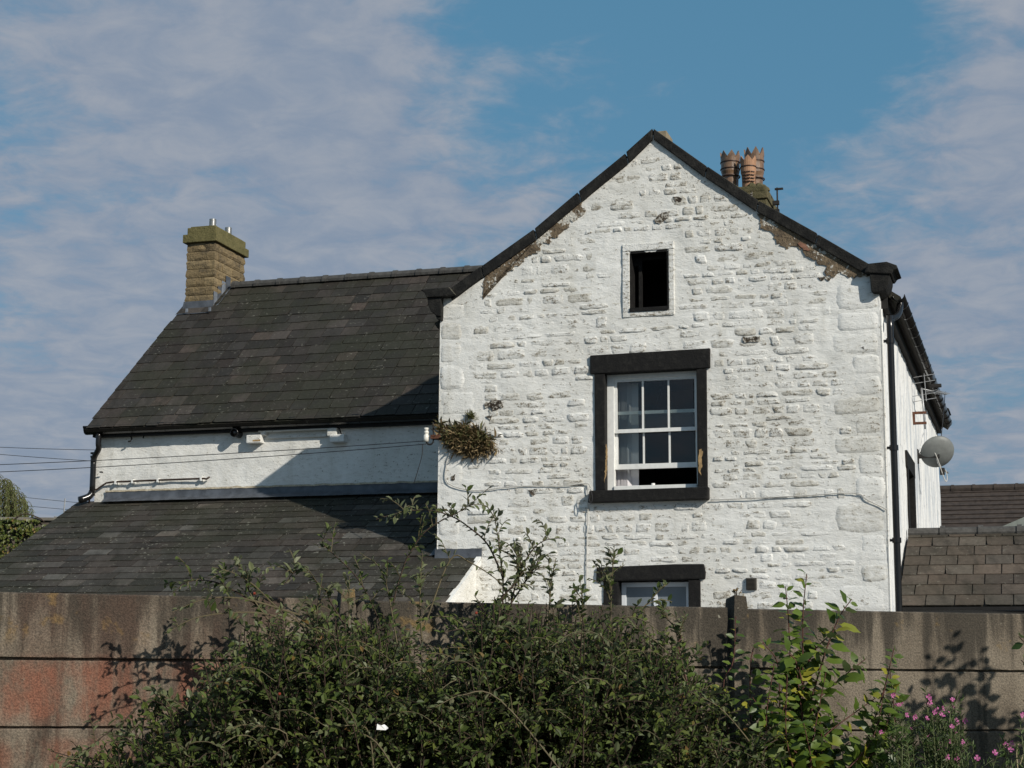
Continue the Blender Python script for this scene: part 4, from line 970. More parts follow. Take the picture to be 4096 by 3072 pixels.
for k in range(9):
    u = k*.48-.05; mb = MB(); cz = pr_.z-YZ-.035; cv = pr_.y-.84
    pr2 = [(math.cos(math.radians(-25+i*28.75))*.13, math.sin(math.radians(-25+i*28.75))*.085) for i in range(9)]
    mb.prism([(cv+x, cz+zz) for x, zz in pr2], max(.001, u), u+.475, lambda a, b, d: (d, a, b)); mb.prism([(cv+x*1.15, cz+zz*1.25) for x, zz in pr2], u+.455, u+.515, lambda a, b, d: (d, a, b)); mb.build('ridge_tile', M_RIDGE, oroof)
half_round(pe_.y-.84-.08, pe_.z-YZ-.07, .06, 0.02, OLEN, 'u').build('gutter', M_GUTTER, ob, True)
mb = MB(); mb.box(.0, OLEN-.04, .02, .12, pe_.z-YZ-.16, pe_.z-YZ-.03); mb.build('fascia', M_SOFFIT, ob)

# ================================================================== tiled house far right
FV = 17.0; fa = onv(3740, 1958, FV); fb = onv(4150, 1938, FV); TU0 = fa.x-3.0
th = empty('tiled_house', tuple(HW((fa.x, FV, YZ))), -YAW_HOUSE); tag(th, 'distant house with dark brown tiled roof behind the right corner', 'house')
TS = math.tan(math.radians(33)); RUN = 3.6; ridge = fa.z-YZ
tr = slab([(-2.2, -RUN, ridge-RUN*TS-.03), (6.0, -RUN, ridge-RUN*TS-.03), (6.0, 0, ridge-.03), (-2.2, 0, ridge-.03)], .06, 'tiled_roof', M_TILE, th)
slab([(-2.2, .001, ridge-.03), (6.0, .001, ridge-.03), (6.0, RUN, ridge-RUN*TS-.03), (-2.2, RUN, ridge-RUN*TS-.03)], .06, 'rear_roof', M_TILE, th)
mb = MB(); mb.box(-2.0, 5.8, -RUN+.3, RUN-.3, 0, ridge-RUN*TS); mb.prism([(-RUN+.3, ridge-RUN*TS), (RUN-.3, ridge-RUN*TS), (0, ridge-.3)], -2.0, -1.8, lambda a, b, d: (d, a, b)); mb.build('wall', simple('buff_render', (.42, .38, .3), .9), th)
mb = MB(); A = math.atan(TS); q = Matrix.Rotation(A, 3, 'X'); n = 22; te = RUN/math.cos(A)/n
TB = MB().box(-.15, .15, 0, te*1.15, 0, .03)
for r in range(n):
    for k in range(27):
        p = Vector((-2.2+.155+k*.302+(.15 if r % 2 else 0), -RUN, ridge-RUN*TS-.02))+q @ Vector((0, r*te, .01))
        Mx = Matrix.Translation(p) @ Matrix.Rotation(A-.12+jit(.01), 4, 'X'); mb.add([Mx @ Vector(v) for v in TB.v], TB.f)
o = mb.build('roof_tiles', M_TILE, tr, fix=False); o['kind'] = 'stuff'
for k in range(19):
    u = -2.2+k*.43; m2 = MB(); pr2 = [(math.cos(math.radians(-20+i*27.5))*.13, math.sin(math.radians(-20+i*27.5))*.10) for i in range(9)]
    m2.prism([(x, ridge-.02+zz) for x, zz in pr2], u, u+.40, lambda a, b, d: (d, a, b)); m2.prism([(x*1.1, ridge-.02+zz*1.1) for x, zz in pr2], u+.38, u+.44, lambda a, b, d: (d, a, b)); m2.build('ridge_tile', M_TILE, tr)
# a gable with grey-green bargeboard in front of it
gv = 12.5; ga = onv(3950, 2130, gv); gb = onv(4100, 2066, gv)
pg = empty('porch_gable', tuple(HW((ga.x, gv, YZ))), -YAW_HOUSE); tag(pg, 'grey-green bargeboard gable rising behind the slate outbuilding ridge', 'gable')
def grel(p): return (p.x-ga.x, p.z-YZ)
g0 = onv(3925, 2142, gv); g1 = onv(4250, 2003, gv); g2 = onv(4250, 2040, gv); g3 = onv(3985, 2155, gv)
mb = MB(); mb.prism([grel(x) for x in (g0, g1, g2, g3)], -.03, .03, lambda a, b, d: (a, d, b)); mb.build('bargeboard', M_BARGE, pg)
g4 = grel(g3); g5 = grel(g2); mb = MB(); mb.prism([g4, g5, (g5[0], 0), (g4[0], 0)], .04, .3, lambda a, b, d: (a, d, b)); mb.build('wall', simple('brown_boarding', (.06, .045, .035), .9), pg)
mb = MB(); a_, b_ = grel(g0), grel(g1); mb.prism([(a_[0], a_[1]+.0), (b_[0], b_[1]), (b_[0], b_[1]-.06), (a_[0]+.02, a_[1]-.06)], .031, 3.0, lambda a, b, d: (a, d, b)); mb.build('roof', M_TILE, pg)

# ================================================================== CONCRETE WALL
cw = empty('concrete_wall', tuple(PW), YAW_WALL); tag(cw, 'stained precast concrete panel wall across the foreground', 'wall')
PH = .2835; TOP = 2.03
POSTS = [-4.62, -2.72, -.862, .995, 2.87, 4.74]
def panel_mesh(L, h, seed, rb):
    mb = MB(); n = max(8, int(L/.05)); T = .05
    def e(i, k): return .0035*noise.noise(Vector((i*.9, seed, k)))
    for i in range(n+1):
        x = L*i/n
        mb.v += [(x, -T, 0), (x, -.024, 0), (x, -.024, .022), (x, 0, .005+e(i, 1)), (x, 0, h-.006+e(i, 2)), (x, -.006, h+e(i, 2)), (x, -.021, h+.001), (x, -.021, h+rb), (x, -T, h+rb)]
    for i in range(n):
        for k in range(9): a = i*9+k; b = i*9+(k+1) % 9; mb.f.append((a, b, b+9, a+9))
    mb.f += [tuple(range(9)), tuple(n*9+k for k in range(8, -1, -1))]
    return mb
for bi in range(len(POSTS)-1):
    s0, s1 = POSTS[bi]+.088, POSTS[bi+1]-.012
    dz = (.006, .006, .0, -.004, .002)[bi]
    for r in range(8):
        ztop = TOP-r*PH+dz
        zbot = max(ztop-PH+.006+(.003 if r == 0 and bi < 2 else 0), -.03)
        if zbot >= ztop-.02: continue
        mb = panel_mesh(s1-s0, ztop-zbot, bi*10+r, .016 if r else .0)
        o = mb.build('panel', M_CONC, cw); o.location = (s0, jit(.002), zbot); o.rotation_euler = (0, jit(.0008), 0)
    # the local y axis points away from the viewer, the face lies at y = 0 -> flip
for o in list(cw.children):
    if o.name.startswith('panel'):
        for v in o.data.vertices: v.co.y = -v.co.y
        bm = bmesh.new(); bm.from_mesh(o.data); bmesh.ops.recalc_face_normals(bm, faces=bm.faces); bm.to_mesh(o.data); bm.free()
for k, s in enumerate(POSTS):
    mb = MB(); n = 14
    top = TOP+.05
    rings = []
    for i in range(n+1):
        zz = lerp(-.05, top, i/n); ins = .012 if i == n else 0
        for (x, y) in ((0+ins, -.045+ins), (.084-ins, -.045+ins), (.084-ins, .09-ins), (0+ins, .09-ins)):
            mb.v.append((s+x+.003*noise.noise(Vector((zz*5, k, x*30))), y+.003*noise.noise(Vector((zz*5, k+5, y*30))), zz+(.012*noise.noise(Vector((x*40, y*40, k))) if i == n else 0)))
    for i in range(n):
        for q_ in range(4): a = i*4+q_; b = i*4+(q_+1) % 4; mb.f.append((a, b, b+4, a+4))
    mb.f += [(3, 2, 1, 0), tuple(n*4+q_ for q_ in range(4))]
    mb.build('post', M_CONC, cw, bevel=.004)

# ================================================================== PLANTS
class Leaves:
    """many leaves in one mesh: six-point blades folded along the midrib"""
    def __init__(s): s.v = []; s.f = []
    def leaf(s, p, d, nrm, L, Wd, fold=.25, curl=.15):
        d = d.normalized(); sdv = d.cross(nrm)
        if sdv.length < 1e-4: sdv = d.orthogonal()
        sdv.normalize(); n = sdv.cross(d)
        k = len(s.v); f = Wd*fold
        s.v += [p, p+d*L*.32+sdv*Wd*.46+n*f, p+d*L*.68+sdv*Wd*.40+n*(f-curl*L*.3), p+d*L-n*curl*L, p+d*L*.68-sdv*Wd*.40+n*(f-curl*L*.3), p+d*L*.32-sdv*Wd*.46+n*f]
        s.f += [(k, k+1, k+2, k+3), (k, k+3, k+4, k+5)]
    def build(s, name, mat, parent):
        me = bpy.data.meshes.new(name); me.from_pydata([tuple(v) for v in s.v], [], s.f); me.update(); return link(name, me, mat, parent)
def rv(): 
    while True:
        v = Vector((jit(1), jit(1), jit(1)))
        if .05 < v.length < 1: return v.normalized()
UPV = Vector((0, 0, 1)); WHv, NHv = Vector(WH), Vector(NH)
SUNV = -SUN
def leafy(pts, L, mat_leaves, spacing=.02, size=(.022, .036), start=.0, droop=.2, ratio=.55, pair=False):
    """leaves along a polyline"""
    acc = 0; total = sum((pts[i+1]-pts[i]).length for i in range(len(pts)-1)); run = 0; side = 1
    for i in range(len(pts)-1):
        seg = pts[i+1]-pts[i]; l = seg.length
        if l < 1e-6: continue
        t = seg/l; x = 0
        while acc+l-x > spacing:
            x += spacing-acc; acc = 0; fr = (run+x)/total
            if fr < start: continue
            p = pts[i]+t*x; ref = (rv()+UPV*.3).normalized(); b = t.cross(ref)
            if b.length < .1: continue
            b.normalize(); side = -side
            for sg in ((1, -1) if pair else (side,)):
                d = (b*sg*.9+t*.75+rv()*.45+UPV*(.15-droop)).normalized()
                ln = rnd.uniform(*size)*(1-.35*max(0, fr-.85)/.15); nr = (UPV*.9+SUNV*.5+rv()*.75).normalized()
                L.leaf(p, d, nr, ln, ln*ratio*rnd.uniform(.85, 1.1), rnd.uniform(.05, .35), rnd.uniform(0, .22))
        acc += l-x; run += l

bush = empty('cotoneaster_bush', tuple(WWD((-.2, .5, 0)))); tag(bush, 'large dark-leaved arching bush in front of the concrete wall', 'bush')
BO = bush.location.copy(); 
stemD, stemY = MB(), MB(); leafD, leafY, leafM = Leaves(), Leaves(), Leaves()
OUT = [(260, 3072), (400, 2960), (540, 2830), (700, 2700), (830, 2580), (980, 2480), (1150, 2425), (1400, 2430), (1560, 2470), (1680, 2590), (1780, 2560), (1850, 2430), (1980, 2370), (2200, 2385), (2420, 2400), (2560, 2470), (2680, 2540), (2800, 2640), (2960, 2760), (3080, 2900), (3160, 3072)]
def top_y(x):
    for (x0, y0), (x1, y1) in zip(OUT[:-1], OUT[1:]):
        if x0 <= x <= x1: return lerp(y0, y1, (x-x0)/(x1-x0))
    return 3400
def arch(b, e, bow):
    m = b.lerp(e, .62)+UPV*bow+Vector((jit(.05), jit(.05), 0)); m1 = b.lerp(m, .5)+UPV*bow*.25
    return path([b, m1, m, e], 7)
def shoots(pts, n, Lf, ln=(.10, .30), start=.35, mb=stemD, sz=(.020, .046), up=.35, sp=.0185):
    for _ in range(n):
        i = int(lerp(start*(len(pts)-1), len(pts)-2, rnd.random()**.8)); t = (pts[i+1]-pts[i]).normalized()
        d = (t*.5+rv()*.8+UPV*up+NHv*.12).normalized(); l = rnd.uniform(*ln); p = pts[i]
        q = [p, p+d*l*.5+UPV*.01, p+d*l-UPV*l*l*.7]
        q = path(q, 3)
        if min(WWDt(z_) for z_ in q) < .012: continue
        mb.tube(q, [.0022]*(len(q)-1)+[.001], 4, False); leafy(q, Lf, None, sp, sz)
def WWDt(p): return (np.array(p)-PW)@NH
def clampwall(pts):
    out = []
    for p in pts:
        t = WWDt(p); out.append(p+NHv*max(0, .03-t))
    return out
for k in range(560):
    x = rnd.uniform(280, 3120); ty = top_y(x); t = rnd.uniform(.06, .95)
    y = ty+25+abs(rnd.gauss(0, 1))*270
    if 470 < k: x = rnd.uniform(800, 1650); t = rnd.uniform(.1, .7); y = top_y(x)+10+abs(rnd.gauss(0, 1))*140
    elif k > 330: x = rnd.uniform(1860, 2760); t = rnd.uniform(.05, .6); y = top_y(x)+15+abs(rnd.gauss(0, 1))*130
    if 1560 < x < 1860 and t < .5 and rnd.random() < .5: continue
    e = WWD(onw(x, y, t))
    if e.z < .7: continue
    bs = WWD((onw(x, y, t).x*.72+jit(.35)-.05, lerp(.25, .6, rnd.random()), 0))
    pts = clampwall(arch(bs, e, rnd.uniform(.05, .22)))
    stemD.tube(pts, [lerp(.008, .002, i/(len(pts)-1)) for i in range(len(pts))], 5, False)
    leafy(pts, leafD, None, .02, (.020, .046), .45); shoots(pts, 11, leafD); shoots(pts, 3, leafM)
# named arching shoots read off the photograph: (pixel path, distance from the wall)
SH = [([(1985, 3150), (1990, 2700), (2012, 2387), (2005, 2267), (1990, 2140), (1970, 2027)], .35, 1.0), ([(2005, 2290), (1949, 2175), (1871, 2105), (1808, 2066), (1723, 2041), (1624, 2045), (1504, 2077)], .35, .9),
      ([(1500, 3150), (1560, 2500), (1610, 2281), (1645, 2204), (1694, 2133), (1758, 2087), (1822, 2055), (1878, 2020), (1963, 1945)], .30, .9), ([(2030, 2480), (2060, 2350), (2090, 2267), (2133, 2197), (2182, 2161), (2253, 2151)], .35, 1.0),
      ([(2040, 2420), (2100, 2330), (2150, 2250), (2170, 2180)], .30, .9), ([(2440, 2900), (2443, 2437), (2450, 2296), (2457, 2183)], .22, .7), ([(2190, 2600), (2203, 2352), (2224, 2232)], .3, .7), ([(2440, 2400), (2405, 2300), (2370, 2240)], .22, .5),
      ([(2350, 2600), (2560, 2440), (2620, 2380), (2662, 2335)], .25, .4), ([(1700, 2900), (1525, 2500), (1433, 2317), (1306, 2190), (1288, 2161)], .28, .9), ([(1391, 2700), (1394, 2500), (1398, 2303)], .35, .5), ([(1620, 2750), (1589, 2578), (1532, 2296), (1440, 2211)], .33, .7),
      ([(1600, 2800), (1393, 2611), (1139, 2453), (1013, 2339), (930, 2290), (848, 2268)], .45, .8), ([(1090, 2500), (1006, 2384), (975, 2295), (937, 2232)], .45, .8), ([(1060, 2440), (950, 2371), (855, 2327), (753, 2327), (690, 2374)], .45, .9), ([(1200, 2460), (981, 2396), (823, 2396), (690, 2447)], .5, .4),
      ([(1250, 2520), (1044, 2453), (804, 2466), (658, 2535)], .55, .4), ([(1300, 2560), (1076, 2542), (899, 2618)], .6, .4), ([(1000, 3150), (823, 2928), (747, 2839), (646, 2776)], .6, .6), ([(950, 3000), (633, 2808), (481, 2896), (380, 2972), (270, 3080)], .55, .9),
      ([(1500, 2700), (1330, 2420), (1300, 2360), (1200, 2280), (1135, 2340)], .4, .9), ([(1250, 2600), (1270, 2430), (1290, 2300)], .42, .8), ([(1690, 2600), (1680, 2400), (1690, 2210)], .3, .8), ([(1700, 2500), (1800, 2240), (1880, 2250), (2000, 2330), (2040, 2400)], .4, .3),
      ([(900, 3100), (700, 2900), (600, 2870), (500, 2950)], .5, .9), ([(2000, 2400), (2080, 2300), (2075, 2200)], .4, .9), ([(2300, 2600), (2330, 2420), (2300, 2360)], .3, .8), ([(2600, 2800), (2700, 2600), (2740, 2450)], .3, .8), ([(2800, 2900), (2720, 2560), (2640, 2440)], .25, .9),
      ([(2300, 3150), (2000, 2800), (1850, 2780), (1720, 2840)], .95, .5), ([(1500, 3200), (1480, 2950), (1420, 2900), (1250, 2930)], .95, .5), ([(1700, 3300), (1530, 3000), (1440, 2930), (1430, 2920)], .95, .6), ([(900, 3200), (1150, 2960), (1000, 2900), (860, 2930)], .8, .5), ([(2900, 3100), (2700, 2650), (2500, 2480)], .5, .5), ([(3100, 3100), (2900, 2850), (2750, 2760)], .55, .5)]
for px, t, dens in SH:
    pts = path([WWD(onw(x, y, t+.02*i)) for i, (x, y) in enumerate(px)], 5)
    n = len(pts); cut = int(n*.5)
    MB().tube([p-BO for p in pts], [lerp(.0045, .0014, i/(n-1)) for i in range(n)], 5, False).build('shoot', M_TWIG if dens > .85 else M_TWIG_Y, bush, False, fix=False)
    leafy(pts[:int(n*.8)], leafD if dens > .6 else leafY, None, .016/dens, (.024, .038), .12); leafy(pts[int(n*.7):], leafY, None, .013, (.022, .036), 0)
    shoots(pts, int(9*dens), leafY if rnd.random() < .6 else leafD, (.05, .15), .15, stemY, up=.5, sp=.015)
for k in range(75):                                          # pale thin twigs arching out of the mass towards the light
    x = rnd.uniform(420, 2950); y = top_y(x)+rnd.uniform(60, 520); t = rnd.uniform(.55, 1.05)
    if y > 3150: continue
    sgn = rnd.choice((-1, 1)); l = rnd.uniform(90, 260)
    pts = path([WWD(onw(x, y+l*.7, t-.15)), WWD(onw(x+sgn*l*.25, y, t)), WWD(onw(x+sgn*l*.75, y-l*.12, t+.05)), WWD(onw(x+sgn*l*1.2, y+l*.15, t+.08))], 4)
    pts = clampwall(pts); stemY.tube(pts, [lerp(.0028, .0012, i/(len(pts)-1)) for i in range(len(pts))], 4, False); leafy(pts, leafY if k % 2 else leafM, None, .022, (.018, .034), .2)
def recentre(mb): mb.v = [tuple(Vector(v)-BO) for v in mb.v]
for m_ in (stemD, stemY, leafD, leafY, leafM): recentre(m_)
tag(stemD.build('branches', M_TWIG, bush, False, fix=False), kind='stuff'); tag(stemY.build('young_twigs', M_TWIG_Y, bush, False, fix=False), kind='stuff')
tag(leafD.build('foliage', M_LEAF, bush), kind='stuff'); tag(leafY.build('young_foliage', M_LEAF_Y, bush), kind='stuff'); tag(leafM.build('pale_foliage', M_LEAF_M, bush), kind='stuff')
bb = MB()
for x, y in ((1118, 2776), (1017, 2374), (1905, 2452)):
    p = WWD(onw(x, y, 1.0))-BO; bb.lathe([(.001, -.006), (.005, -.003), (.006, .001), (.004, .005), (.001, .006)], p, 6)
bb.build('berries', M_BERRY, bush)

# scrap of plastic caught in the bush
p = WWD(onw(1530, 2908, 1.02)); mb = MB()
sc_ = [(-.022, -.010), (.012, -.012), (.022, -.004), (.014, .004), (.006, .010), (-.004, .006), (-.020, .012)]
mb.prism(sc_, -.001, .001, lambda a, b, d: (p.x+a, p.y+d+.01*math.sin(a*90), p.z+b)); tag(mb.build('plastic_scrap', M_PLASTIC), 'white torn scrap of plastic caught in the dark bush', 'litter')

# ---- broad-leaved sapling: every leaf its own object
def big_leaf(k, L=1.0, ratio=.56):
    r2 = random.Random(500+k); mb = MB(); n = 6; curl = r2.uniform(.05, .30); fold = r2.uniform(.06, .28); wav = r2.uniform(.01, .05)
    for i in range(n+1):
        t = i/n; wv = ratio*.5*math.sin(math.pi*min(1, t*.98+.02)**.82)*(1+.04*r2.uniform(-1, 1)); zc = -curl*t*t
        mb.v += [(-wv, t, zc+fold*wv+wav*math.sin(i*2.1)), (0, t, zc), (wv, t, zc+fold*wv+wav*math.cos(i*2.3))]
    for i in range(n):
        for q_ in range(2): a = i*3+q_; mb.f.append((a, a+1, a+4, a+3))
    mb.add([(-.008, -.16, .0), (.008, -.16, 0), (.008, .02, 0), (-.008, .02, 0)], [(0, 1, 2, 3)])
    me = mb.mesh('leaf'); me.shade_smooth(); return me
def leaf_matrix(p, d, nrm, L):
    d = d.normalized(); s = d.cross(nrm)
    if s.length < 1e-3: s = d.orthogonal()
    s.normalize(); n = s.cross(d); return Matrix(((s.x*L, d.x*L, n.x*L, p.x), (s.y*L, d.y*L, n.y*L, p.y), (s.z*L, d.z*L, n.z*L, p.z), (0, 0, 0, 1)))
def sapling(name, label, cat, org, paths, mat, stem, size, gap, ratio=.56, limit=300, r0=.0045, dl=.8, zmin=1.15):
    root = empty(name, tuple(org)); tag(root, label, cat); meshes = [big_leaf(k, ratio=ratio) for k in range(7)]
    for me in meshes: me.materials.append(mat)
    items = []; st = MB()
    for pts in paths:
        n = len(pts); st.tube([p-org for p in pts], [lerp(r0, .002, i/(n-1)) for i in range(n)], 6, False)
        run = 0; nxt = .02; side = rnd.random()*6.28
        tot = sum((pts[i+1]-pts[i]).length for i in range(n-1))
        for i in range(n-1):
            seg = pts[i+1]-pts[i]; l = seg.length; t = seg.normalized()
            while nxt < run+l:
                p = pts[i]+t*(nxt-run); fr = nxt/tot; nxt += gap*rnd.uniform(.8, 1.2); side += 2.4
                if p.z < zmin and rnd.random() < .93: continue
                a = t.orthogonal().normalized(); b = t.cross(a); o_ = a*math.cos(side)+b*math.sin(side)
                d = (o_*dl+t*.35+rv()*.25-UPV*.12).normalized(); L = rnd.uniform(*size)*(1-.5*max(0, fr-.8)/.2)
                nr = (UPV*.45+SUNV*.7+NHv*.35+rv()*.55).normalized(); q = p-org+d*L*.16
                Mx = leaf_matrix(q, d, nr, L); items.append((p, Mx))
            run += l
    items.sort(key=lambda it: (it[0]-Vector(CAM)).length-(5 if it[0].z > zmin else 0)); ext = MB()
    for k, (p, Mx) in enumerate(items):
        me = rnd.choice(meshes)
        if k < limit: o = link('leaf', me, None, root); o.matrix_local = Mx
        else: ext.add([Mx @ v.co for v in me.vertices], [tuple(f.vertices) for f in me.polygons])
    if ext.v: tag(ext.build('foliage', mat, root, True, fix=False), kind='stuff')
    st.build('stems', stem, root, True, fix=False); return root
def wp(px, t, tilt=0): return path([WWD(onw(x, y, t+tilt*i)) for i, (x, y) in enumerate(px)], 6)
so_ = WWD((1.25, .42, 0)); base = [so_]
SP = [([(3211, 3072), (3211, 2642), (3212, 2452), (3227, 2295)], .42), ([(3180, 2900), (3167, 2768), (3154, 2484), (3142, 2345)], .40), ([(3236, 2831), (3299, 2616), (3356, 2471), (3407, 2396)], .45), ([(3440, 3050), (3482, 2926), (3533, 2768), (3577, 2591)], .5),
      ([(3250, 3000), (3318, 2926), (3420, 2850), (3501, 2793)], .5), ([(3240, 2850), (3299, 2768), (3463, 2635)], .48), ([(3105, 2950), (3118, 2831), (3110, 2654), (3053, 2572)], .46), ([(3215, 2750), (3180, 2640), (3130, 2600)], .5),
      ([(3211, 2700), (3260, 2600), (3330, 2530)], .4), ([(3230, 3050), (3120, 2950), (3060, 2860), (3010, 2790)], .55)]
r4 = random.Random(8)
for _ in range(18):
    x0 = r4.uniform(3040, 3560); y0 = r4.uniform(2720, 3000); SP.append(([(lerp(x0, 3220, .5), 3110), (x0+r4.uniform(-30, 30), (y0+3110)/2), (x0+r4.uniform(-50, 60), y0-r4.uniform(60, 140))], r4.uniform(.38, .62)))
paths = []
for px, t in SP:
    pts = wp(px, t, .01)
    if px[0][1] > 2890: pts = path([so_, so_.lerp(pts[0], .55)+Vector((0, 0, .12)), pts[0]], 5)[:-1]+pts
    paths.append(pts)
sapling('sallow_sapling', 'sallow sapling with upright red stems and broad fresh-green leaves by the wall post', 'sapling', so_, paths, M_SALLOW, M_REDSTEM, (.060, .104), .0135)
so2 = WWD((.98, .34, 0))
p2 = [path([so2, so2+Vector((0, 0, .7))]+[WWD(onw(x, y, .32)) for x, y in ((2896, 2831), (2933, 2642), (2943, 2465))], 6), path([so2+Vector((0, 0, .6)), WWD(onw(2740, 2700, .36)), WWD(onw(2725, 2540, .36))], 6), path([so2+Vector((0, 0, .7)), WWD(onw(3000, 2700, .34)), WWD(onw(3060, 2560, .34))], 6)]
sapling('young_sallow', 'small narrow sallow shoot growing right in front of the wall post', 'sapling', so2, p2, M_SALLOW, M_REDSTEM, (.048, .078), .016, .54, r0=.004)
# dead weed sprig on the post top
pw_ = WWD((1.035, -.0, TOP+.045)); sp = MB(); lv = Leaves()
for k in range(6):
    d = (UPV+rv()*.6).normalized(); sp.tube([Vector((0, 0, -.01)), d*.03, d*.045+rv()*.008], .002, 4, False); lv.leaf(d*.03, (d+rv()*.8).normalized(), rv(), .022, .012)
ws = empty('weed_sprig', tuple(pw_)); tag(ws, 'withered brown weed sprig on top of the wall post', 'weed'); sp.build('stems', M_TWIG, ws, fix=False); lv.build('leaves', M_GRASS_D, ws)

# ---- shrub at the right edge, mostly outside the picture, that shades the wall
rs = WWD((2.95, 1.55, 0)); paths = []
r3 = random.Random(5)
TIPS = [(2.46, 1.15, 2.36), (2.50, 1.45, 2.15), (2.60, 1.5, 2.55), (2.75, 1.5, 2.75), (2.9, 1.6, 2.9), (3.05, 1.6, 2.85), (3.15, 1.5, 2.5), (2.85, 1.2, 2.3), (2.95, 1.3, 2.6), (2.70, 1.7, 2.35), (3.2, 1.8, 2.7), (2.62, 1.25, 2.0), (3.0, 1.0, 2.2), (3.3, 1.4, 2.4), (2.80, .9, 1.95), (2.95, .85, 2.15), (2.72, 1.05, 1.75), (3.1, 1.1, 1.9), (2.85, 1.4, 2.05), (3.0, 1.5, 2.3)]
for px_, t in (((4075, 2545), 1.35), ((4085, 2640), 1.3), ((4092, 2800), 1.35), ((4110, 2900), 1.2)):
    q_ = onw(*px_, t); TIPS.append((q_.x, t, q_.z))
for s, t, z_ in TIPS:
    e = WWD((s, t, z_)); m = rs.lerp(e, .55)+Vector((r3.uniform(-.06, .06), r3.uniform(-.06, .06), .12)); paths.append(path([rs, m, e], 9))
sapling('roadside_shrub', 'tall leafy shrub at the right edge casting its shadow on the concrete wall', 'shrub', rs, paths, M_SHRUB, M_TWIG, (.085, .13), .024, .55, r0=.008, zmin=1.65)

# ---- pink willowherb
wo = WWD((1.95, .42, 0)); herb = empty('willowherb', tuple(wo)); tag(herb, 'pink-flowered willowherb clump in front of the shaded right wall panel', 'flower')
FLW = [(755, 780), (810, 890), (835, 870), (905, 1000), (995, 1025), (1130, 1040), (1150, 800), (1140, 880), (1170, 855), (1250, 945), (1215, 970), (1305, 930), (1300, 1005), (1400, 970), (1415, 830), (1425, 910), (1460, 1060), (1470, 1095), (1410, 1130), (1555, 1065), (1440, 1190), (1260, 1375), (1320, 1365), (1385, 1300), (1470, 1440), (1465, 1490), (1355, 1470), (1690, 1480), (960, 1160), (620, 1190), (2190, 1000), (2070, 1310), (2065, 1380), (2000, 1330), (1525, 1300), (1885, 1420), (560, 890), (780, 900), (1480, 1560), (1160, 1230)]
st, lf = MB(), Leaves()
def flower_mesh(k):
    r2 = random.Random(900+k); mb = MB()
    for q_ in range(4):
        a = q_*math.pi/2+r2.uniform(-.15, .15); ca, sa = math.cos(a), math.sin(a); up = r2.uniform(.25, .6)
        def P(r, w_, zz): return (r*ca-w_*sa, r*sa+w_*ca, zz)
        mb.add([P(.05, 0, 0), P(.5, .36, up*.5), P(.95, .34, up*.8), P(.85, 0, up*.75), P(.95, -.34, up*.8), P(.5, -.36, up*.5), P(.45, 0, up*.35)], [(0, 6, 1), (1, 6, 3, 2), (6, 5, 4, 3), (0, 5, 6)])
    me = mb.mesh('flower'); me.materials.append(M_PETAL); return me
FM = [flower_mesh(k) for k in range(4)]
cm = MB().lathe([(.001, .30), (.10, .27), (.10, .0), (.05, -.25), (.03, -1.6), (.001, -1.6)], (0, 0, 0), 6).mesh('flower_centre'); cm.materials.append(M_CREAM)
for x, y in FLW:
    X, Y = 3300+x*.36, 2500+y*.36; t = rnd.uniform(.30, .62) if x < 1750 else rnd.uniform(.45, .8); c = WWD(onw(X, Y, t))
    sz = rnd.uniform(.011, .0155); o = link('flower', rnd.choice(FM), None, herb)
    ax = (NHv*.9+SUNV*.5+UPV*.25+rv()*.6).normalized(); qn = UPV.rotation_difference(ax); o.matrix_local = Matrix.Translation(c-wo) @ qn.to_matrix().to_4x4() @ Matrix.Diagonal((sz, sz, sz, 1))
    o2 = link('flower_centre', cm, None, o)
    b0 = WWD((onw(X, Y, t).x*.9+.17+jit(.12), t-.02, 0)); m = b0.lerp(c, .75)+rv()*.03; pts = path([b0, m, c-ax*.02], 6)
    st.tube([p-wo for p in pts], [lerp(.004, .0014, i/(len(pts)-1)) for i in range(len(pts))], 4, False)
    leafy([p-wo for p in pts], lf, None, .013, (.028, .055), .42, .1, .22)
    for _ in range(3):
        i = rnd.randrange(8, len(pts)-1); d = (UPV*.8+rv()*.7).normalized(); q_ = [pts[i]-wo, pts[i]-wo+d*.05, pts[i]-wo+d*.10]
        st.tube(q_, .0013, 4, False); leafy(q_, lf, None, .010, (.02, .042), 0, .1, .24)
for k in range(60):
    X = rnd.uniform(3480, 3900); Y = rnd.uniform(2880, 3120); t = rnd.uniform(.25, .65); c = WWD(onw(X, Y, t)); b0 = WWD((onw(X, Y, t).x*.93+.1, t, 0)); pts = path([b0, b0.lerp(c, .7)+rv()*.04, c], 6)
    st.tube([p-wo for p in pts], [lerp(.004, .0014, i/(len(pts)-1)) for i in range(len(pts))], 4, False); leafy([p-wo for p in pts], lf, None, .010, (.03, .055), .45, .1, .22)
st.build('stems', M_GREENSTEM, herb, fix=False); tag(lf.build('foliage', M_HERB, herb), kind='stuff')
# a pale dry stalk at the far right
pts = wp([(4075, 3120), (4066, 3020), (4072, 2975)], .7); ds = MB().tube(pts, .003, 5); ds.tube(wp([(4080, 3060), (4095, 3010), (4100, 2985)], .7), .002, 5); p_ = path([WWD((onw(4075, 3120, .7).x, .7, 0)), pts[0]], 3); ds.tube(p_, .003, 5)
tag(ds.build('dry_stalk', simple('dry_straw', (.34, .29, .17), .8), None, fix=False), 'pale dry grass stalk in the shade at the right edge', 'grass')

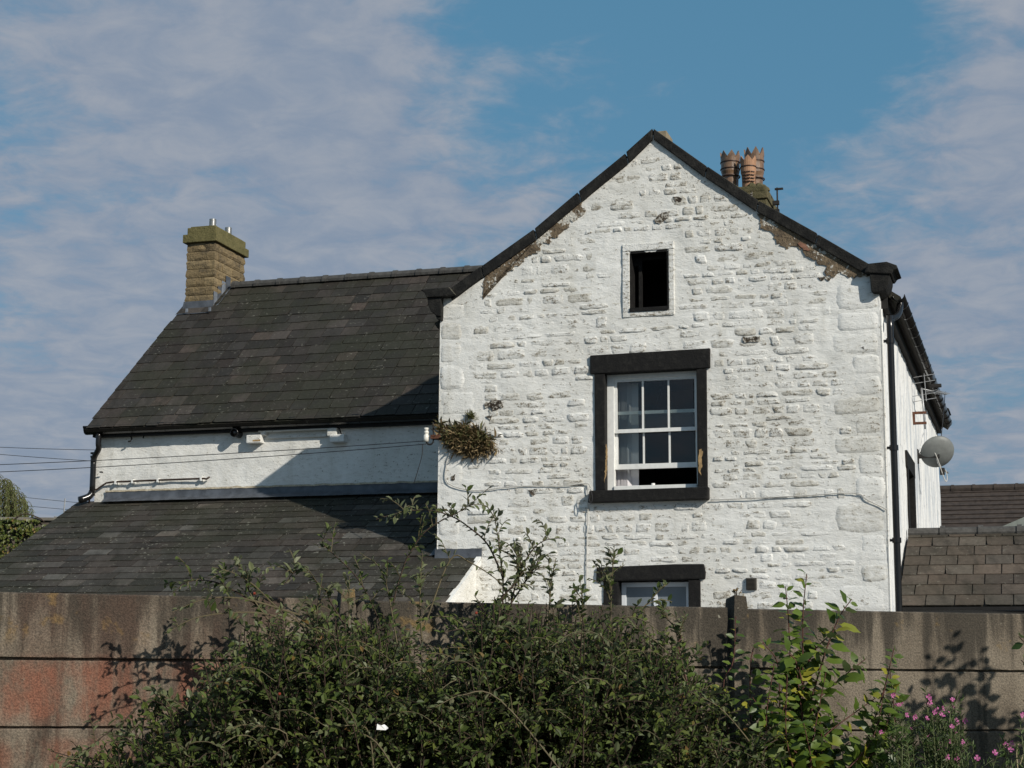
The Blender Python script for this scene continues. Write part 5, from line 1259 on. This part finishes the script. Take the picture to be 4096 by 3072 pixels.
# ---- grass tufts growing out of the gable
def tuft(name, label, px0, px1, n, ln, mats, down=.5):
    c = onv(*px0); root = empty(name, tuple(HW((c.x, -.01, c.z))), -YAW_HOUSE); tag(root, label, 'grass')
    outs = [Leaves() for _ in mats]
    for k in range(n):
        x, y = max(-.95, min(1.5, rnd.gauss(0, .45))), max(-1.3, min(1.3, rnd.gauss(0, .45)))
        if rnd.random() < .2*abs(x): continue
        p = onv(px0[0]+x*px1[0]*.75, px0[1]+y*px1[1]*.75+.15*x*px1[0])-c; p.y = jit(.01)
        d = Vector((jit(.8), -abs(rnd.gauss(.35, .3)), rnd.uniform(-down, .7))); L = rnd.uniform(*ln)
        Lf = outs[0] if (rnd.random() < .6 or y > .25) or len(outs) == 1 else outs[1]
        q = d.normalized(); m1 = p+q*L*.5+Vector((0, 0, .01)); Lf.leaf(p, q, rv(), L, .0032, .1, rnd.uniform(.1, .9))
    for Lf, m_ in zip(outs, mats): tag(Lf.build('blades', m_, root), kind='stuff')
    return root
tuft('wall_grass_tuft', 'large brown dry grass tuft on the left edge of the gable', (1872, 1762), (118, 62), 6500, (.03, .12), (M_GRASS_D, M_GRASS_G), .9)
tuft('wall_grass_sprig', 'small green-brown grass sprig on the gable above the big tuft', (1888, 1668), (22, 18), 130, (.03, .08), (M_GRASS_G,), .2)
tuft('corner_grass', 'thin dry grass at the gable corner under the wing gutter', (1762, 1715), (12, 50), 70, (.05, .14), (M_GRASS_D, M_GRASS_G), .1)

# ================================================================== LEFT BACKGROUND
ig = far(60, 2160, 36); gw = empty('garden_wall', (ig.x, ig.y, YZ)); tag(gw, 'stone garden wall smothered in yellow-green ivy at the far left', 'wall')
it = far(60, 2082, 36).z-YZ; W0, W1 = far(-420, 2160, 36).x-ig.x, far(232, 2160, 36).x-ig.x
MB().box(W0, W1, -.02, .4, 0, it).build('stone_face', simple('dark_wall_stone', (.09, .075, .06), .9, .4, 6, .6), gw)
MB().box(W0-.05, W1+.06, -.08, .46, it+.001, it+.07).build('coping', simple('grey_coping', (.14, .13, .11), .9, .3, 8, .4), gw, bevel=.02)
lv = Leaves()
for k in range(5200):
    x = rnd.uniform(W0, W1+.02); z_ = it*(1-rnd.random()**1.4*.9); bulge = .10+.14*(.5+noise.noise(Vector((x*1.3, z_*1.3, 3))))
    if z_ > it-.1 and noise.noise(Vector((x*2, 7, 1))) < -.12: continue
    p = Vector((x, -.04-bulge*rnd.random(), z_+.03+(.08*noise.noise(Vector((x*3, 0, 2))) if z_ > it-.2 else 0))); lv.leaf(p, (Vector((jit(1), -.5, -.8))).normalized(), (Vector((jit(.6), -1, .5+jit(.5)))), rnd.uniform(.05, .085), .06, .2, .1)
tag(lv.build('ivy', M_IVY, gw), kind='stuff')
st = MB(); st.tube(path([(W1-1.0, -.1, it-.05), (W1-.72, -.12, it+.13), (W1-.40, -.12, it+.06), (W1-.28, -.1, it-.02)], 5), .012, 5); st.build('ivy_stem', M_TWIG, gw, fix=False)
# weeping willow
wt = far(-140, 2100, 48); wz = YZ*0; wr = empty('weeping_willow', (wt.x, wt.y, 0)); tag(wr, 'weeping willow at the far left edge behind the ivy wall', 'tree')
tr_ = MB(); tr_.tube(path([(0, 0, 0), (.1, 0, 2.5), (-.05, .1, 4.6), (.1, 0, 6.3)], 5), [lerp(.22, .06, i/15) for i in range(16)], 8)
lv = Leaves(); tw = MB()
topz = far(-140, 1820, 48).z
for k in range(420):
    an = rnd.uniform(0, 6.28); R = rnd.uniform(.3, 1.0)**.6*1.70; z1 = topz-.2-R*R*.42+jit(.15); s0 = Vector((0, 0, rnd.uniform(3.8, 6.0))); e = Vector((math.cos(an)*R, math.sin(an)*R, z1))
    if k % 4 == 0: tr_.tube(path([s0, s0.lerp(e, .5)+UPV*.25, e], 4), [.03, .027, .024, .02, .018, .015, .012, .009, .006], 5, False)
    l = rnd.uniform(.8, 2.2); q_ = path([e, e+Vector((math.cos(an)*.15, math.sin(an)*.15, -.15*l)), e+Vector((math.cos(an)*.22+jit(.05), math.sin(an)*.22+jit(.05), -l))], 4)
    tw.tube(q_, .004, 4, False); leafy(q_, lv, None, .035, (.06, .12), 0, .6, .26)
tr_.build('trunk', M_TWIG, wr, True); tw.build('twigs', M_TWIG_Y, wr, fix=False); tag(lv.build('crown', M_WILLOW, wr), kind='stuff')
# distant aerial mast
q0, q1 = far(256, 1992, 50), far(252, 2090, 50); fm_ = empty('aerial_mast', (q1.x, q1.y, 0)); tag(fm_, 'thin bare aerial mast with crossbar beside the lean-to roof edge', 'aerial')
mb = MB(); mb.tube([(0, 0, 0), (0, 0, q1.z), (q0.x-q1.x, 0, q0.z)], .022, 6); mb.build('mast', M_GALV, fm_)
c0, c1 = far(217, 2067, 50), far(290, 2077, 50); MB().tube([(c0.x-q1.x, -.03, c0.z), (c1.x-q1.x, -.03, c1.z)], .026, 6).build('crossbar', M_GALV, fm_)
